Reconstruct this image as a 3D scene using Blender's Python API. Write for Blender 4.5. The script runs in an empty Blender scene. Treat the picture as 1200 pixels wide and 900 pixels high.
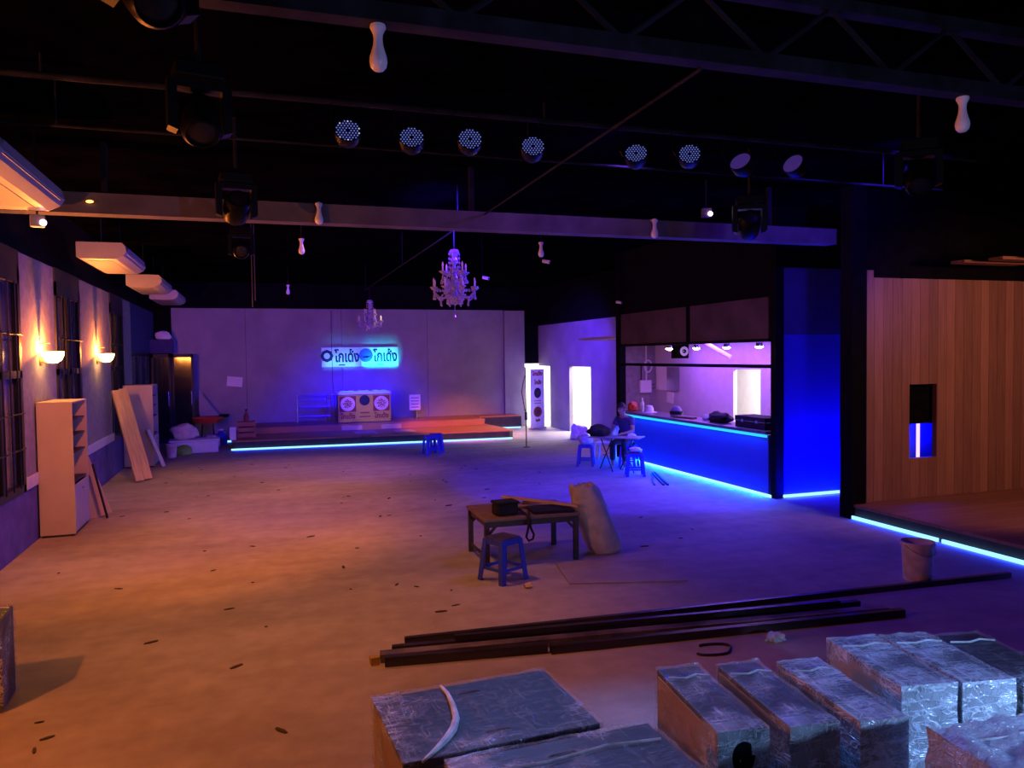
import bpy, bmesh, math, random
from mathutils import Vector, Matrix, Euler, noise
random.seed(7)
SC = bpy.context.scene
COL = SC.collection
PI = math.pi

# ------------------------------------------------------------------ materials
def _mat(name):
    m = bpy.data.materials.new(name); m.use_nodes = True
    nt = m.node_tree
    return m, nt, nt.nodes['Principled BSDF']

def mat(name, col, rough=0.6, metal=0.0, var=0.15, scale=6.0, bump=0.0, spec=0.4, stretch=(1, 1, 1), trans=0.0, col2=None, detail=4):
    """procedural surface: base colour broken up by object-space noise, optional bump"""
    m, nt, p = _mat(name)
    N, L = nt.nodes, nt.links
    tc = N.new('ShaderNodeTexCoord'); mp = N.new('ShaderNodeMapping')
    mp.inputs['Scale'].default_value = stretch
    L.new(tc.outputs['Object'], mp.inputs['Vector'])
    nz = N.new('ShaderNodeTexNoise'); nz.inputs['Scale'].default_value = scale; nz.inputs['Detail'].default_value = detail
    L.new(mp.outputs['Vector'], nz.inputs['Vector'])
    rp = N.new('ShaderNodeValToRGB')
    c2 = col2 or tuple(c * (1 - var) for c in col)
    c1 = col if col2 else tuple(min(1, c * (1 + var)) for c in col)
    rp.color_ramp.elements[0].position = 0.35; rp.color_ramp.elements[0].color = (*c2, 1)
    rp.color_ramp.elements[1].position = 0.65; rp.color_ramp.elements[1].color = (*c1, 1)
    L.new(nz.outputs['Fac'], rp.inputs['Fac']); L.new(rp.outputs['Color'], p.inputs['Base Color'])
    p.inputs['Roughness'].default_value = rough; p.inputs['Metallic'].default_value = metal
    p.inputs['Specular IOR Level'].default_value = spec
    if trans: p.inputs['Transmission Weight'].default_value = trans
    if bump:
        b = N.new('ShaderNodeBump'); b.inputs['Strength'].default_value = bump; b.inputs['Distance'].default_value = 0.02
        L.new(nz.outputs['Fac'], b.inputs['Height']); L.new(b.outputs['Normal'], p.inputs['Normal'])
    return m

def glow(name, col, strength):
    m, nt, p = _mat(name)
    p.inputs['Base Color'].default_value = (0.02, 0.02, 0.02, 1)
    p.inputs['Emission Color'].default_value = (*col, 1); p.inputs['Emission Strength'].default_value = strength
    return m

def floor_mat():
    m, nt, p = _mat('concrete_floor'); N, L = nt.nodes, nt.links
    tc = N.new('ShaderNodeTexCoord')
    n1 = N.new('ShaderNodeTexNoise'); n1.inputs['Scale'].default_value = 0.55; n1.inputs['Detail'].default_value = 6; n1.inputs['Roughness'].default_value = .65
    n2 = N.new('ShaderNodeTexNoise'); n2.inputs['Scale'].default_value = 5; n2.inputs['Detail'].default_value = 6
    n3 = N.new('ShaderNodeTexNoise'); n3.inputs['Scale'].default_value = 1.4; n3.inputs['Detail'].default_value = 3
    mp = N.new('ShaderNodeMapping'); mp.inputs['Scale'].default_value = (.25, 1.6, 1)
    L.new(tc.outputs['Object'], mp.inputs['Vector']); L.new(mp.outputs['Vector'], n3.inputs['Vector'])
    L.new(tc.outputs['Object'], n1.inputs['Vector']); L.new(tc.outputs['Object'], n2.inputs['Vector'])
    r1 = N.new('ShaderNodeValToRGB')
    r1.color_ramp.elements[0].position = .33; r1.color_ramp.elements[0].color = (.33, .295, .26, 1)
    r1.color_ramp.elements[1].position = .68; r1.color_ramp.elements[1].color = (.46, .42, .375, 1)
    L.new(n1.outputs['Fac'], r1.inputs['Fac'])
    r2 = N.new('ShaderNodeValToRGB')
    r2.color_ramp.elements[0].position = .3; r2.color_ramp.elements[0].color = (.9, .89, .88, 1)
    r2.color_ramp.elements[1].position = .7; r2.color_ramp.elements[1].color = (1.1, 1.1, 1.1, 1)
    L.new(n2.outputs['Fac'], r2.inputs['Fac'])
    r3 = N.new('ShaderNodeValToRGB')
    r3.color_ramp.elements[0].position = .36; r3.color_ramp.elements[0].color = (.88, .88, .88, 1)
    r3.color_ramp.elements[1].position = .55; r3.color_ramp.elements[1].color = (1, 1, 1, 1)
    L.new(n3.outputs['Fac'], r3.inputs['Fac'])
    a = N.new('ShaderNodeMix'); a.data_type = 'RGBA'; a.blend_type = 'MULTIPLY'; a.inputs['Factor'].default_value = 1
    L.new(r1.outputs['Color'], a.inputs['A']); L.new(r2.outputs['Color'], a.inputs['B'])
    b = N.new('ShaderNodeMix'); b.data_type = 'RGBA'; b.blend_type = 'MULTIPLY'; b.inputs['Factor'].default_value = 1
    L.new(a.outputs['Result'], b.inputs['A']); L.new(r3.outputs['Color'], b.inputs['B'])
    L.new(b.outputs['Result'], p.inputs['Base Color'])
    p.inputs['Roughness'].default_value = .75; p.inputs['Specular IOR Level'].default_value = .2
    bp = N.new('ShaderNodeBump'); bp.inputs['Strength'].default_value = .25; bp.inputs['Distance'].default_value = .01
    L.new(n2.outputs['Fac'], bp.inputs['Height']); L.new(bp.outputs['Normal'], p.inputs['Normal'])
    return m

def board_mat(name, cA, cB, width, axis='X', rough=.55, grain='Z'):
    """wooden boards: a seam every `width` along axis, tone per board, grain along the board"""
    m, nt, p = _mat(name); N, L = nt.nodes, nt.links
    tc = N.new('ShaderNodeTexCoord'); sp = N.new('ShaderNodeSeparateXYZ'); L.new(tc.outputs['Object'], sp.inputs['Vector'])
    dv = N.new('ShaderNodeMath'); dv.operation = 'DIVIDE'; dv.inputs[1].default_value = width; L.new(sp.outputs[axis], dv.inputs[0])
    fl = N.new('ShaderNodeMath'); fl.operation = 'FLOOR'; L.new(dv.outputs[0], fl.inputs[0])
    fr = N.new('ShaderNodeMath'); fr.operation = 'FRACT'; L.new(dv.outputs[0], fr.inputs[0])
    wn = N.new('ShaderNodeTexWhiteNoise'); wn.noise_dimensions = '1D'; L.new(fl.outputs[0], wn.inputs['W'])
    mp = N.new('ShaderNodeMapping'); s = {'X': (1.2, 14, 14), 'Y': (14, 1.2, 14), 'Z': (16, 16, 1.0)}[grain]; mp.inputs['Scale'].default_value = s
    L.new(tc.outputs['Object'], mp.inputs['Vector'])
    nz = N.new('ShaderNodeTexNoise'); nz.inputs['Scale'].default_value = 1.6; nz.inputs['Detail'].default_value = 7; L.new(mp.outputs['Vector'], nz.inputs['Vector'])
    ad = N.new('ShaderNodeMath'); ad.operation = 'MULTIPLY_ADD'; ad.inputs[1].default_value = .45; L.new(wn.outputs['Value'], ad.inputs[0])
    ml = N.new('ShaderNodeMath'); ml.operation = 'MULTIPLY'; ml.inputs[1].default_value = .8; L.new(nz.outputs['Fac'], ml.inputs[0]); L.new(ml.outputs[0], ad.inputs[2])
    rp = N.new('ShaderNodeValToRGB'); rp.color_ramp.elements[0].position = .25; rp.color_ramp.elements[0].color = (*cB, 1)
    rp.color_ramp.elements[1].position = .95; rp.color_ramp.elements[1].color = (*cA, 1); L.new(ad.outputs[0], rp.inputs['Fac'])
    gt = N.new('ShaderNodeMath'); gt.operation = 'GREATER_THAN'; gt.inputs[1].default_value = .05; L.new(fr.outputs[0], gt.inputs[0])
    mr = N.new('ShaderNodeMapRange'); mr.inputs['To Min'].default_value = .45; L.new(gt.outputs[0], mr.inputs['Value'])
    mx = N.new('ShaderNodeMix'); mx.data_type = 'RGBA'; mx.blend_type = 'MULTIPLY'; mx.inputs['Factor'].default_value = 1
    L.new(rp.outputs['Color'], mx.inputs['A']); L.new(mr.outputs['Result'], mx.inputs['B']); L.new(mx.outputs['Result'], p.inputs['Base Color'])
    p.inputs['Roughness'].default_value = rough
    return m

def wrap_mat(name, base=.03, line=.8, haze=.3, rot=.6, col=(.70, .76, .85), dens=.5, sc=1.0):
    """crinkled stretch film: clear, with highlight streaks painted as pale lines, milky patches and glossy folds"""
    m, nt, p = _mat(name); N, L = nt.nodes, nt.links
    tc = N.new('ShaderNodeTexCoord')
    def math_(op, a, b=None, c=None):
        n = N.new('ShaderNodeMath'); n.operation = op; n.use_clamp = op in ('MULTIPLY_ADD',)
        for i, v in enumerate((a, b, c)):
            if v is None: continue
            if isinstance(v, (int, float)): n.inputs[i].default_value = v
            else: L.new(v, n.inputs[i])
        return n.outputs[0]
    def nz(scale, stretch, rz, det=3, dist=0.0):
        mp = N.new('ShaderNodeMapping'); mp.inputs['Rotation'].default_value = (.35, .25, rz); mp.inputs['Scale'].default_value = stretch
        L.new(tc.outputs['Object'], mp.inputs['Vector']); n = N.new('ShaderNodeTexNoise'); n.inputs['Scale'].default_value = scale * sc
        n.inputs['Detail'].default_value = det; n.inputs['Distortion'].default_value = dist; L.new(mp.outputs['Vector'], n.inputs['Vector']); return n.outputs['Fac']
    def ridge(f, k):   # thin lines where the noise crosses its middle
        d = math_('ABSOLUTE', math_('SUBTRACT', f, .5)); r = N.new('ShaderNodeMapRange'); r.inputs['From Min'].default_value = k; r.inputs['From Max'].default_value = 0.0
        L.new(d, r.inputs['Value']); return r.outputs['Result']
    a = ridge(nz(2.2, (1.2, 12, 6), rot, 3, .6), .030); b = ridge(nz(2.0, (12, 1.0, 6), rot + .5, 3, .8), .022); c = ridge(nz(6, (1, 1.6, 1.3), rot, 4, 1.0), .035)
    mask = N.new('ShaderNodeMapRange'); mask.inputs['From Min'].default_value = .62 - dens * .3; mask.inputs['From Max'].default_value = .78 - dens * .3
    L.new(nz(2.6, (1, 1, 1), .2, 2), mask.inputs['Value']); mk = mask.outputs['Result']
    lines = math_('MAXIMUM', math_('MAXIMUM', a, b), math_('MULTIPLY', c, .6))
    hz = math_('MULTIPLY', math_('MULTIPLY', nz(5, (1, 2.2, 1.5), rot, 6, .8), mk), haze * 1.6)
    al = math_('MULTIPLY_ADD', math_('MULTIPLY', lines, math_('MULTIPLY_ADD', mk, .75, .25)), line, math_('ADD', hz, base))  # streak highlights put into the opacity as pale lines
    L.new(al, p.inputs['Alpha'])
    p.inputs['Base Color'].default_value = (*col, 1); p.inputs['Roughness'].default_value = .18; p.inputs['Specular IOR Level'].default_value = .9
    bp = N.new('ShaderNodeBump'); bp.inputs['Strength'].default_value = .8; bp.inputs['Distance'].default_value = .02
    L.new(math_('ADD', nz(4, (1.2, 3, 2), rot, 5, .8), math_('MULTIPLY', lines, .3)), bp.inputs['Height']); L.new(bp.outputs['Normal'], p.inputs['Normal'])
    return m

M = dict(
    floor=floor_mat(),
    plaster=mat('grey_plasterboard', (.33, .31, .31), .9, var=.12, scale=1.3, bump=.1, spec=.15),
    stucco=mat('grey_stucco', (.27, .245, .255), .95, var=.12, scale=9, bump=.3, spec=.1),
    dado=mat('dark_dado_paint', (.11, .085, .26), .8, var=.2, scale=4, bump=.1, spec=.2),
    trim=mat('pale_trim_paint', (.6, .57, .57), .7, var=.06),
    black=mat('black_paint', (.004, .0035, .0055), .8, var=.3, spec=.06),
    ceil=mat('black_ceiling', (.0016, .0011, .0028), .95, var=.5, scale=2, spec=.0),
    beam=mat('steel_beam_grey', (.13, .11, .12), .8, var=.25, scale=2.5, bump=.1, spec=.2),
    truss=mat('dusty_truss_steel', (.010, .011, .015), .8, var=.6, scale=5, spec=.2),
    iron=mat('black_iron', (.012, .012, .014), .5, metal=.2, var=.3),
    pane=mat('gold_glass_reflections', (.26, .20, .09), .22, scale=1.6, spec=.7, stretch=(1, 5, .35), col2=(.05, .06, .11), detail=1),  # gold and blue-grey vertical bands paint reflections into the panes
    darkglass=mat('dark_tinted_glass', (.012, .011, .014), .08, var=.2, spec=.6),
    valance=mat('brown_black_board', (.085, .065, .065), .8, var=.2, scale=1.5, spec=.15),
    barfront=mat('blue_bar_laminate', (.045, .055, .42), .6, var=.06, scale=1, spec=.25),
    uppanel=mat('dark_blue_panel', (.05, .05, .14), .8, var=.1, spec=.15),
    white=mat('white_paint', (.72, .72, .72), .6, var=.04),
    counter=mat('counter_stone', (.12, .10, .11), .35, var=.2),
    wallwood=board_mat('brown_timber_boards', (.38, .215, .15), (.19, .10, .075), .17),
    deckwood=board_mat('brown_timber_deck', (.30, .15, .08), (.18, .09, .05), .16, 'Y', grain='X'),
    stagewood=board_mat('orange_stage_boards', (.48, .20, .10), (.28, .10, .06), .3, 'Y', grain='X'),
    fascia=mat('dark_fascia', (.03, .028, .035), .6, var=.2),
    pallet=mat('pale_plywood', (.62, .42, .30), .8, var=.12, scale=4),
    acwhite=mat('white_aircon_plastic', (.30, .285, .30), .4, var=.03),
    acgrey=mat('aircon_grille_grey', (.24, .235, .24), .5, var=.05),
    bulb=mat('milky_bulb_glass', (.82, .82, .84), .25, var=.02),
    socket=mat('white_bulb_socket', (.75, .75, .74), .45, var=.02),
    brass=mat('aged_brass', (.35, .22, .08), .35, metal=.8, var=.2),
    chrome=mat('brushed_steel', (.6, .6, .62), .25, metal=.9, var=.08),
    crystal=mat('cut_crystal', (.60, .54, .66), .08, metal=.35, var=.35, scale=60, spec=1.0),
    candle=mat('ivory_candle_sleeve', (.75, .66, .5), .5, var=.05),
    fixture=mat('black_fixture_body', (.003, .003, .004), .4, var=.2, spec=.10),
    lens=mat('fixture_lens', (.01, .01, .015), .3, var=.1, spec=.3),
    blueplastic=mat('blue_plastic', (.03, .05, .50), .35, var=.08, scale=4, spec=.45),
    darkseat=mat('worn_dark_seat', (.06, .05, .12), .5, var=.3),
    tabletop=mat('worn_timber_top', (.22, .13, .08), .6, var=.3, scale=3, stretch=(1, 6, 1), bump=.15),
    tableleg=mat('dark_steel_leg', (.05, .035, .035), .55, var=.3),
    pine=mat('raw_pine', (.62, .40, .18), .65, var=.18, scale=3, stretch=(7, 7, .7)),
    whitepine=mat('white_primed_timber', (.62, .5, .34), .6, var=.15, scale=4),
    sack=mat('woven_white_sack', (.58, .50, .42), .75, var=.15, scale=7, bump=.5),
    bag=mat('black_fabric', (.012, .01, .012), .8, var=.4, bump=.3),
    steelpipe=mat('black_steel_tube', (.035, .028, .03), .4, metal=.3, var=.6, scale=3, stretch=(.6, 4, 4)),
    channel=mat('dull_grey_channel', (.16, .13, .14), .5, metal=.3, var=.5, scale=4),
    rust=mat('yellowed_tube_end', (.4, .25, .05), .7, var=.3),
    bucket=mat('dusty_white_bucket', (.78, .75, .72), .6, var=.2, scale=9),
    cardboard=mat('dusty_hardboard', (.35, .31, .275), .85, var=.12, scale=3),
    cable=mat('black_cable', (.02, .018, .02), .5, var=.2),
    cab=mat('speaker_black_wood', (.02, .02, .024), .5, var=.3, scale=4, spec=.35),
    cabside=mat('speaker_brown_side', (.30, .19, .10), .6, var=.3, scale=3),
    grille=mat('speaker_grille', (.03, .03, .033), .5, metal=.4, var=.3, scale=60),
    wrap=wrap_mat('stretch_film_blue', .10, .75, .45, .7, dens=.6),
    wrap2=wrap_mat('stretch_film_dense', .10, .95, .50, -.5, dens=.9),
    wrap3=wrap_mat('stretch_film_thin', .05, .75, .22, .2, dens=.45),
    wrap4=wrap_mat('stretch_film_bunched', .45, .9, .9, .4, dens=1.1, sc=1.6),
    cabinet=mat('cream_laminate', (.60, .47, .36), .55, var=.06, scale=2),
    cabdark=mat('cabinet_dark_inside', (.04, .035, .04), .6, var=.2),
    cabdoor=mat('cabinet_pale_door', (.34, .31, .35), .5, var=.05),
    green=mat('green_plastic', (.22, .42, .06), .5, var=.2),
    red=mat('red_plastic', (.55, .07, .03), .5, var=.15),
    pink=mat('pink_white_plastic', (.75, .5, .5), .5, var=.2, scale=5),
    foam=mat('white_foam', (.75, .72, .68), .8, var=.05),
    paper=mat('white_paper', (.78, .77, .76), .8, var=.04),
    ink=mat('dark_ink', (.012, .012, .05), .6, var=.1),
    redink=mat('red_ink', (.35, .01, .02), .6, var=.1),
    signwhite=mat('white_sign_vinyl', (.72, .74, .74), .55, var=.05),
    mustard=mat('mustard_board', (.60, .40, .07), .6, var=.08),
    maroon=mat('maroon_board', (.22, .03, .04), .6, var=.1),
    bluepaint=mat('blue_paint', (.05, .08, .42), .5, var=.1),
    skin=mat('skin', (.42, .24, .16), .55, var=.06),
    hair=mat('black_hair', (.012, .01, .01), .6, var=.3, scale=30),
    shirt=mat('dark_navy_shirt', (.05, .05, .13), .85, var=.15, bump=.2),
    shorts=mat('black_trousers', (.025, .025, .04), .85, var=.2),
    whiteplastic=mat('white_plastic', (.72, .72, .74), .4, var=.05),
    clearbag=mat('pale_plastic_bag', (.6, .62, .68), .35, var=.25, scale=12, bump=.5),
    greyroom=mat('bright_room_white', (.8, .79, .77), .9, var=.03),
    violetwall=mat('pale_bar_wall', (.50, .47, .53), .85, var=.04),
    debris=mat('dark_litter', (.07, .05, .035), .8, var=.4),
    crumple=mat('yellow_crumple', (.65, .5, .2), .6, var=.3, scale=20),
    led=glow('cyan_blue_led', (.30, .72, 1.0), 1.6),
    shelfglow=glow('soft_blue_shelf_glow', (.08, .28, 1.0), 1.0),
    ledtop=glow('cyan_led', (.02, .50, 1.0), 1.3),
    sconceglow=glow('warm_glass_glow', (1, .48, .10), 38),
    lampglow=glow('warm_white_lamp', (1, .80, .50), 40),
    whitelamp=glow('pinkish_white_lamp', (1, .62, .85), 6),
    tube=glow('pale_violet_tube', (.85, .5, 1.0), 1.6),
    parled=glow('par_led_dot', (.20, .26, .95), .6),
    parledbright=glow('par_led_white_dot', (.55, .6, 1.0), .9),
    parface=mat('par_blue_lens_plate', (.008, .008, .04), .5, var=.1, spec=.2),
    parglow=glow('par_faint_violet', (.12, .05, .45), .30),
    orangeglint=glow('orange_reflection_glow', (1, .5, .15), 2.5),
)

# ------------------------------------------------------------------ geometry helpers
def T(loc=(0, 0, 0), rot=(0, 0, 0), sc=(1, 1, 1)):
    return Matrix.LocRotScale(Vector(loc), Euler(rot), Vector(sc))

def box(bm, size, loc=(0, 0, 0), rot=(0, 0, 0), bev=0.0, seg=2):
    r = bmesh.ops.create_cube(bm, size=1, matrix=T(loc, rot, size))
    if bev:
        vs = set(r['verts']); es = [e for e in bm.edges if e.verts[0] in vs and e.verts[1] in vs]
        bmesh.ops.bevel(bm, geom=es, offset=bev, segments=seg, affect='EDGES', profile=.5)
    return bm

def cuboid(bm, a, b, bev=0.0):
    a, b = Vector(a), Vector(b)
    return box(bm, tuple(abs(x) for x in (b - a)), tuple((a + b) / 2), bev=bev)

def tube(bm, pts, r, n=8, closed=False, caps=True):
    pts = [Vector(p) for p in pts]; K = len(pts)
    rs = r if isinstance(r, (list, tuple)) else [r] * K
    rings = []; up = None
    for i, p in enumerate(pts):
        if closed: d = pts[(i + 1) % K] - pts[i - 1]
        else: d = pts[min(i + 1, K - 1)] - pts[max(i - 1, 0)]
        d.normalize()
        if up is None:
            up = d.orthogonal().normalized()
        else:
            up = (up - d * up.dot(d))
            up = up.normalized() if up.length > 1e-6 else d.orthogonal().normalized()
        s = d.cross(up)
        rings.append([bm.verts.new(p + (up * math.cos(2 * PI * k / n) + s * math.sin(2 * PI * k / n)) * rs[i]) for k in range(n)])
    for i in range(K if closed else K - 1):
        A, B = rings[i], rings[(i + 1) % K]
        for k in range(n): bm.faces.new((A[k], A[(k + 1) % n], B[(k + 1) % n], B[k]))
    if caps and not closed:
        bm.faces.new(rings[0][::-1]); bm.faces.new(rings[-1])
    return bm

def lathe(bm, prof, n=20, mtx=None):
    mtx = mtx or Matrix.Identity(4); rings = []
    for r, z in prof:
        if r < 1e-5: rings.append([bm.verts.new(mtx @ Vector((0, 0, z)))])
        else: rings.append([bm.verts.new(mtx @ Vector((r * math.cos(2 * PI * k / n), r * math.sin(2 * PI * k / n), z))) for k in range(n)])
    for A, B in zip(rings, rings[1:]):
        for k in range(n):
            k2 = (k + 1) % n
            if len(A) == 1 and len(B) == 1: continue
            if len(A) == 1: bm.faces.new((A[0], B[k2], B[k]))
            elif len(B) == 1: bm.faces.new((A[k], A[k2], B[0]))
            else: bm.faces.new((A[k], A[k2], B[k2], B[k]))
    return bm

def prism(bm, poly, z0, z1, mtx=None):
    mtx = mtx or Matrix.Identity(4)
    lo = [bm.verts.new(mtx @ Vector((x, y, z0))) for x, y in poly]; hi = [bm.verts.new(mtx @ Vector((x, y, z1))) for x, y in poly]
    n = len(poly); bm.faces.new(lo[::-1]); bm.faces.new(hi)
    for i in range(n): bm.faces.new((lo[i], lo[(i + 1) % n], hi[(i + 1) % n], hi[i]))
    return bm

def blob(bm, size, loc=(0, 0, 0), amp=.2, freq=3, seed=0, sub=3, flat=True):
    """lumpy closed lump resting on its own lowest point"""
    r = bmesh.ops.create_icosphere(bm, subdivisions=sub, radius=.5)
    off = Vector((seed * 3.1, seed * 1.7, seed * 2.3))
    for v in r['verts']:
        c = v.co.copy(); k = 1 + amp * noise.noise(c * freq + off) * 2
        c = c * k
        if flat and c.z < -.3: c.z = -.3 + (c.z + .3) * .15
        v.co = Vector((c.x * size[0], c.y * size[1], (c.z + .33) * size[2] / .83)) + Vector(loc)
    return bm

def obj(name, bm, m, parent=None, loc=None, rot=None, smooth=False, mods=None):
    bmesh.ops.recalc_face_normals(bm, faces=bm.faces[:])
    me = bpy.data.meshes.new(name); bm.to_mesh(me); bm.free()
    if isinstance(m, str): m = M[m]
    me.materials.append(m)
    if smooth:
        me.polygons.foreach_set('use_smooth', [True] * len(me.polygons))
        try: me.set_sharp_from_angle(angle=.7)
        except Exception: pass
    o = bpy.data.objects.new(name, me); COL.objects.link(o)
    if parent: o.parent = parent
    if loc: o.location = loc
    if rot: o.rotation_euler = rot
    return o

def NB(): return bmesh.new()
def tag(o, label, cat, group=None, kind=None):
    o['label'] = label; o['category'] = cat
    if group: o['group'] = group
    if kind: o['kind'] = kind
    return o
def thing(name, label, cat, loc=(0, 0, 0), rz=0, group=None):
    o = bpy.data.objects.new(name, None); COL.objects.link(o); o.empty_display_size = .1
    o.location = loc; o.rotation_euler = (0, 0, rz) if not isinstance(rz, tuple) else rz
    return tag(o, label, cat, group)
def struct(name, bm, m, parent=None):
    o = obj(name, bm, m, parent)
    if not parent: o['kind'] = 'structure'
    return o
def sroot(name):
    o = bpy.data.objects.new(name, None); COL.objects.link(o); o['kind'] = 'structure'; return o
def dup(root, loc, rz=None, label=None, group=None):
    r = root.copy(); COL.objects.link(r); r.location = loc
    if rz is not None: r.rotation_euler = (0, 0, rz) if not isinstance(rz, tuple) else rz
    if label: r['label'] = label
    if group: r['group'] = group
    for ch in list(root.children):
        c = ch.copy(); COL.objects.link(c); c.parent = r
        for g in ch.children:
            d = g.copy(); COL.objects.link(d); d.parent = c
    return r
def text(body, size, m, parent, loc, rot=(PI / 2, 0, 0), bold=0.0, name='lettering', width=None, depth=.004):
    cu = bpy.data.curves.new(name, 'FONT'); cu.body = body; cu.size = size; cu.align_x = 'CENTER'; cu.align_y = 'CENTER'
    cu.extrude = depth; cu.offset = bold
    t = bpy.data.objects.new('tmp', cu); COL.objects.link(t)
    bpy.context.view_layer.update()
    me = bpy.data.meshes.new_from_object(t.evaluated_get(bpy.context.evaluated_depsgraph_get()))
    bpy.data.objects.remove(t); me.name = name
    xs = [v.co.x for v in me.vertices]
    if width and xs:
        w = max(xs) - min(xs); k = width / w; cx = (max(xs) + min(xs)) / 2
        for v in me.vertices: v.co.x = (v.co.x - cx) * k
    me.materials.clear(); me.materials.append(M[m])
    o = bpy.data.objects.new(name, me); COL.objects.link(o); o.parent = parent; o.location = loc; o.rotation_euler = rot
    return o
def lamp(name, kind, loc, power, col, parent=None, target=None, size=.1, size_y=None, spot=1.0, blend=.2, spread=None):
    l = bpy.data.lights.new(name, kind); l.energy = power; l.color = col
    if kind in ('POINT', 'SPOT'): l.shadow_soft_size = size
    if kind == 'SPOT': l.spot_size = spot; l.spot_blend = blend
    if kind == 'AREA':
        l.size = size
        if size_y: l.shape = 'RECTANGLE'; l.size_y = size_y
        if spread: l.spread = spread
    o = bpy.data.objects.new(name, l); COL.objects.link(o); o.location = loc
    if target: o.rotation_euler = (Vector(target) - Vector(loc)).to_track_quat('-Z', 'Y').to_euler()
    if parent: o.parent = parent
    return o

# ------------------------------------------------------------------ camera (27 mm equivalent, eye 2.4 m up on the facing platform)
def camera():
    yaw, pitch, roll = math.atan2(300, 900), math.radians(2.1), .013
    F = Vector((math.sin(yaw) * math.cos(pitch), math.cos(yaw) * math.cos(pitch), -math.sin(pitch)))
    R = Vector((math.cos(yaw), -math.sin(yaw), 0)); U = R.cross(F)
    Rr = R * math.cos(roll) - U * math.sin(roll); Ur = R * math.sin(roll) + U * math.cos(roll)
    cd = bpy.data.cameras.new('camera'); cd.sensor_width = 36; cd.lens = 27; cd.clip_end = 200
    c = bpy.data.objects.new('camera', cd); COL.objects.link(c)
    m = Matrix((Rr, Ur, -F)).transposed().to_4x4(); m.translation = Vector((0, 0, 2.4)); c.matrix_world = m
    SC.camera = c
camera()

LX = -2.85     # face of left wall
RX = 8.05      # line of the bar and of the right-hand platform
CZ = 4.75      # ceiling

# ------------------------------------------------------------------ the shell
struct('floor', cuboid(NB(), (-3.2, -2, -.2), (13.2, 28.6, 0)), 'floor')
struct('ceiling', cuboid(NB(), (-3.2, -2, CZ), (13.2, 28.6, CZ + .15)), 'ceil')
b = NB()   # left wall: dado below, stucco panels, black fascia above
cuboid(b, (-3.1, -2, 0), (LX, 20.6, .74))
struct('wall_left', b, 'dado')
struct('wall_left_fascia', cuboid(NB(), (-3.1, -2, 3.82), (LX - .02, 25.1, CZ)), 'black')
for i, (y0, y1) in enumerate(((2.6, 5.2), (6.6, 9.5), (11.3, 13.15), (14.85, 17.75), (19.34, 20.6))):
    o = struct('wall_left_panel', cuboid(NB(), (-3.1, y0, .74), (LX, y1, 3.82), bev=.01), 'stucco')
    struct('trim_%d' % (i + 1), cuboid(NB(), (LX + .001, y0, .75), (LX + .03, y1, .91), bev=.006), 'trim')
# windows with iron grilles between the panels
def left_window(n, y0, y1):
    r = sroot('window_%d' % n); X = -2.90
    f = NB()
    for (ya, yb, za, zb) in ((y0, y1, .74, .84), (y0, y1, 3.4, 3.82), (y0, y0 + .1, .74, 3.6), (y1 - .1, y1, .74, 3.6), (y0, y1, 2.2, 2.29), ((y0 + y1) / 2 - .05, (y0 + y1) / 2 + .05, .84, 3.4)):
        cuboid(f, (X - .05, ya, za), (X + .07, yb, zb))
    struct('window_frame', f, 'iron', r)
    g = NB(); cuboid(g, (X - .03, y0 + .05, .8), (X - .01, y1 - .05, 3.5)); struct('window_pane', g, 'pane', r)
    k = NB(); N = 6
    for i in range(1, N):
        y = y0 + (y1 - y0) * i / N
        tube(k, [(X + .09, y, .82), (X + .09, y, 3.42)], .011, 6)
    for z in (1.3, 1.75, 2.75): tube(k, [(X + .09, y0 + .05, z), (X + .09, y1 - .05, z)], .011, 6)
    struct('window_grille', k, 'iron', r)
left_window(1, 9.5, 11.3); left_window(2, 13.15, 14.85); left_window(3, 17.75, 19.34); left_window(4, 5.2, 6.6)
# glazed front beyond the last panel and the dark wall above it
struct('wall_left_back', cuboid(NB(), (-3.1, 20.6, 2.62), (LX - .01, 25.1, 3.82)), 'uppanel')
r = sroot('window_5'); f = NB(); X = LX - .06
for y in (20.65, 21.75, 22.85, 23.9): cuboid(f, (X - .05, y - .05, 0), (X + .05, y + .05, 2.62))
for z in (.05, 2.57): cuboid(f, (X - .05, 20.6, z - .05), (X + .05, 24.0, z + .05))
struct('window_frame', f, 'iron', r)
struct('window_pane', cuboid(NB(), (X - .01, 20.65, .05), (X + .01, 23.9, 2.6)), 'pane', r)
# black glass double door across the back-left corner
for n, (x0, x1) in enumerate(((-2.84, -2.32), (-2.30, -1.72))):
    r = sroot('door_%d' % (n + 1)); f = NB(); Y = 24.15
    for (xa, xb, za, zb) in ((x0, x0 + .06, 0, 2.58), (x1 - .06, x1, 0, 2.58), (x0, x1, 0, .1), (x0, x1, 2.48, 2.58)):
        cuboid(f, (xa, Y - .03, za), (xb, Y + .03, zb))
    struct('door_frame', f, 'iron', r)
    struct('door_pane', cuboid(NB(), (x0 + .05, Y - .01, .1), (x1 - .05, Y + .01, 2.5)), 'darkglass', r)
    hx = x1 - .10 if n == 0 else x1 - .09
    h = NB(); tube(h, [(hx, Y - .03, 1.08), (hx + .02, Y - .09, 1.1), (hx + .03, Y - .09, 1.3), (hx + .02, Y - .09, 1.5), (hx, Y - .03, 1.52)], .016, 8)
    struct('door_handle', h, 'chrome', r)
struct('wall_back_return', cuboid(NB(), (-2.86, 24.1, 2.6), (-2.25, 24.25, 3.0)), 'uppanel')
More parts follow.
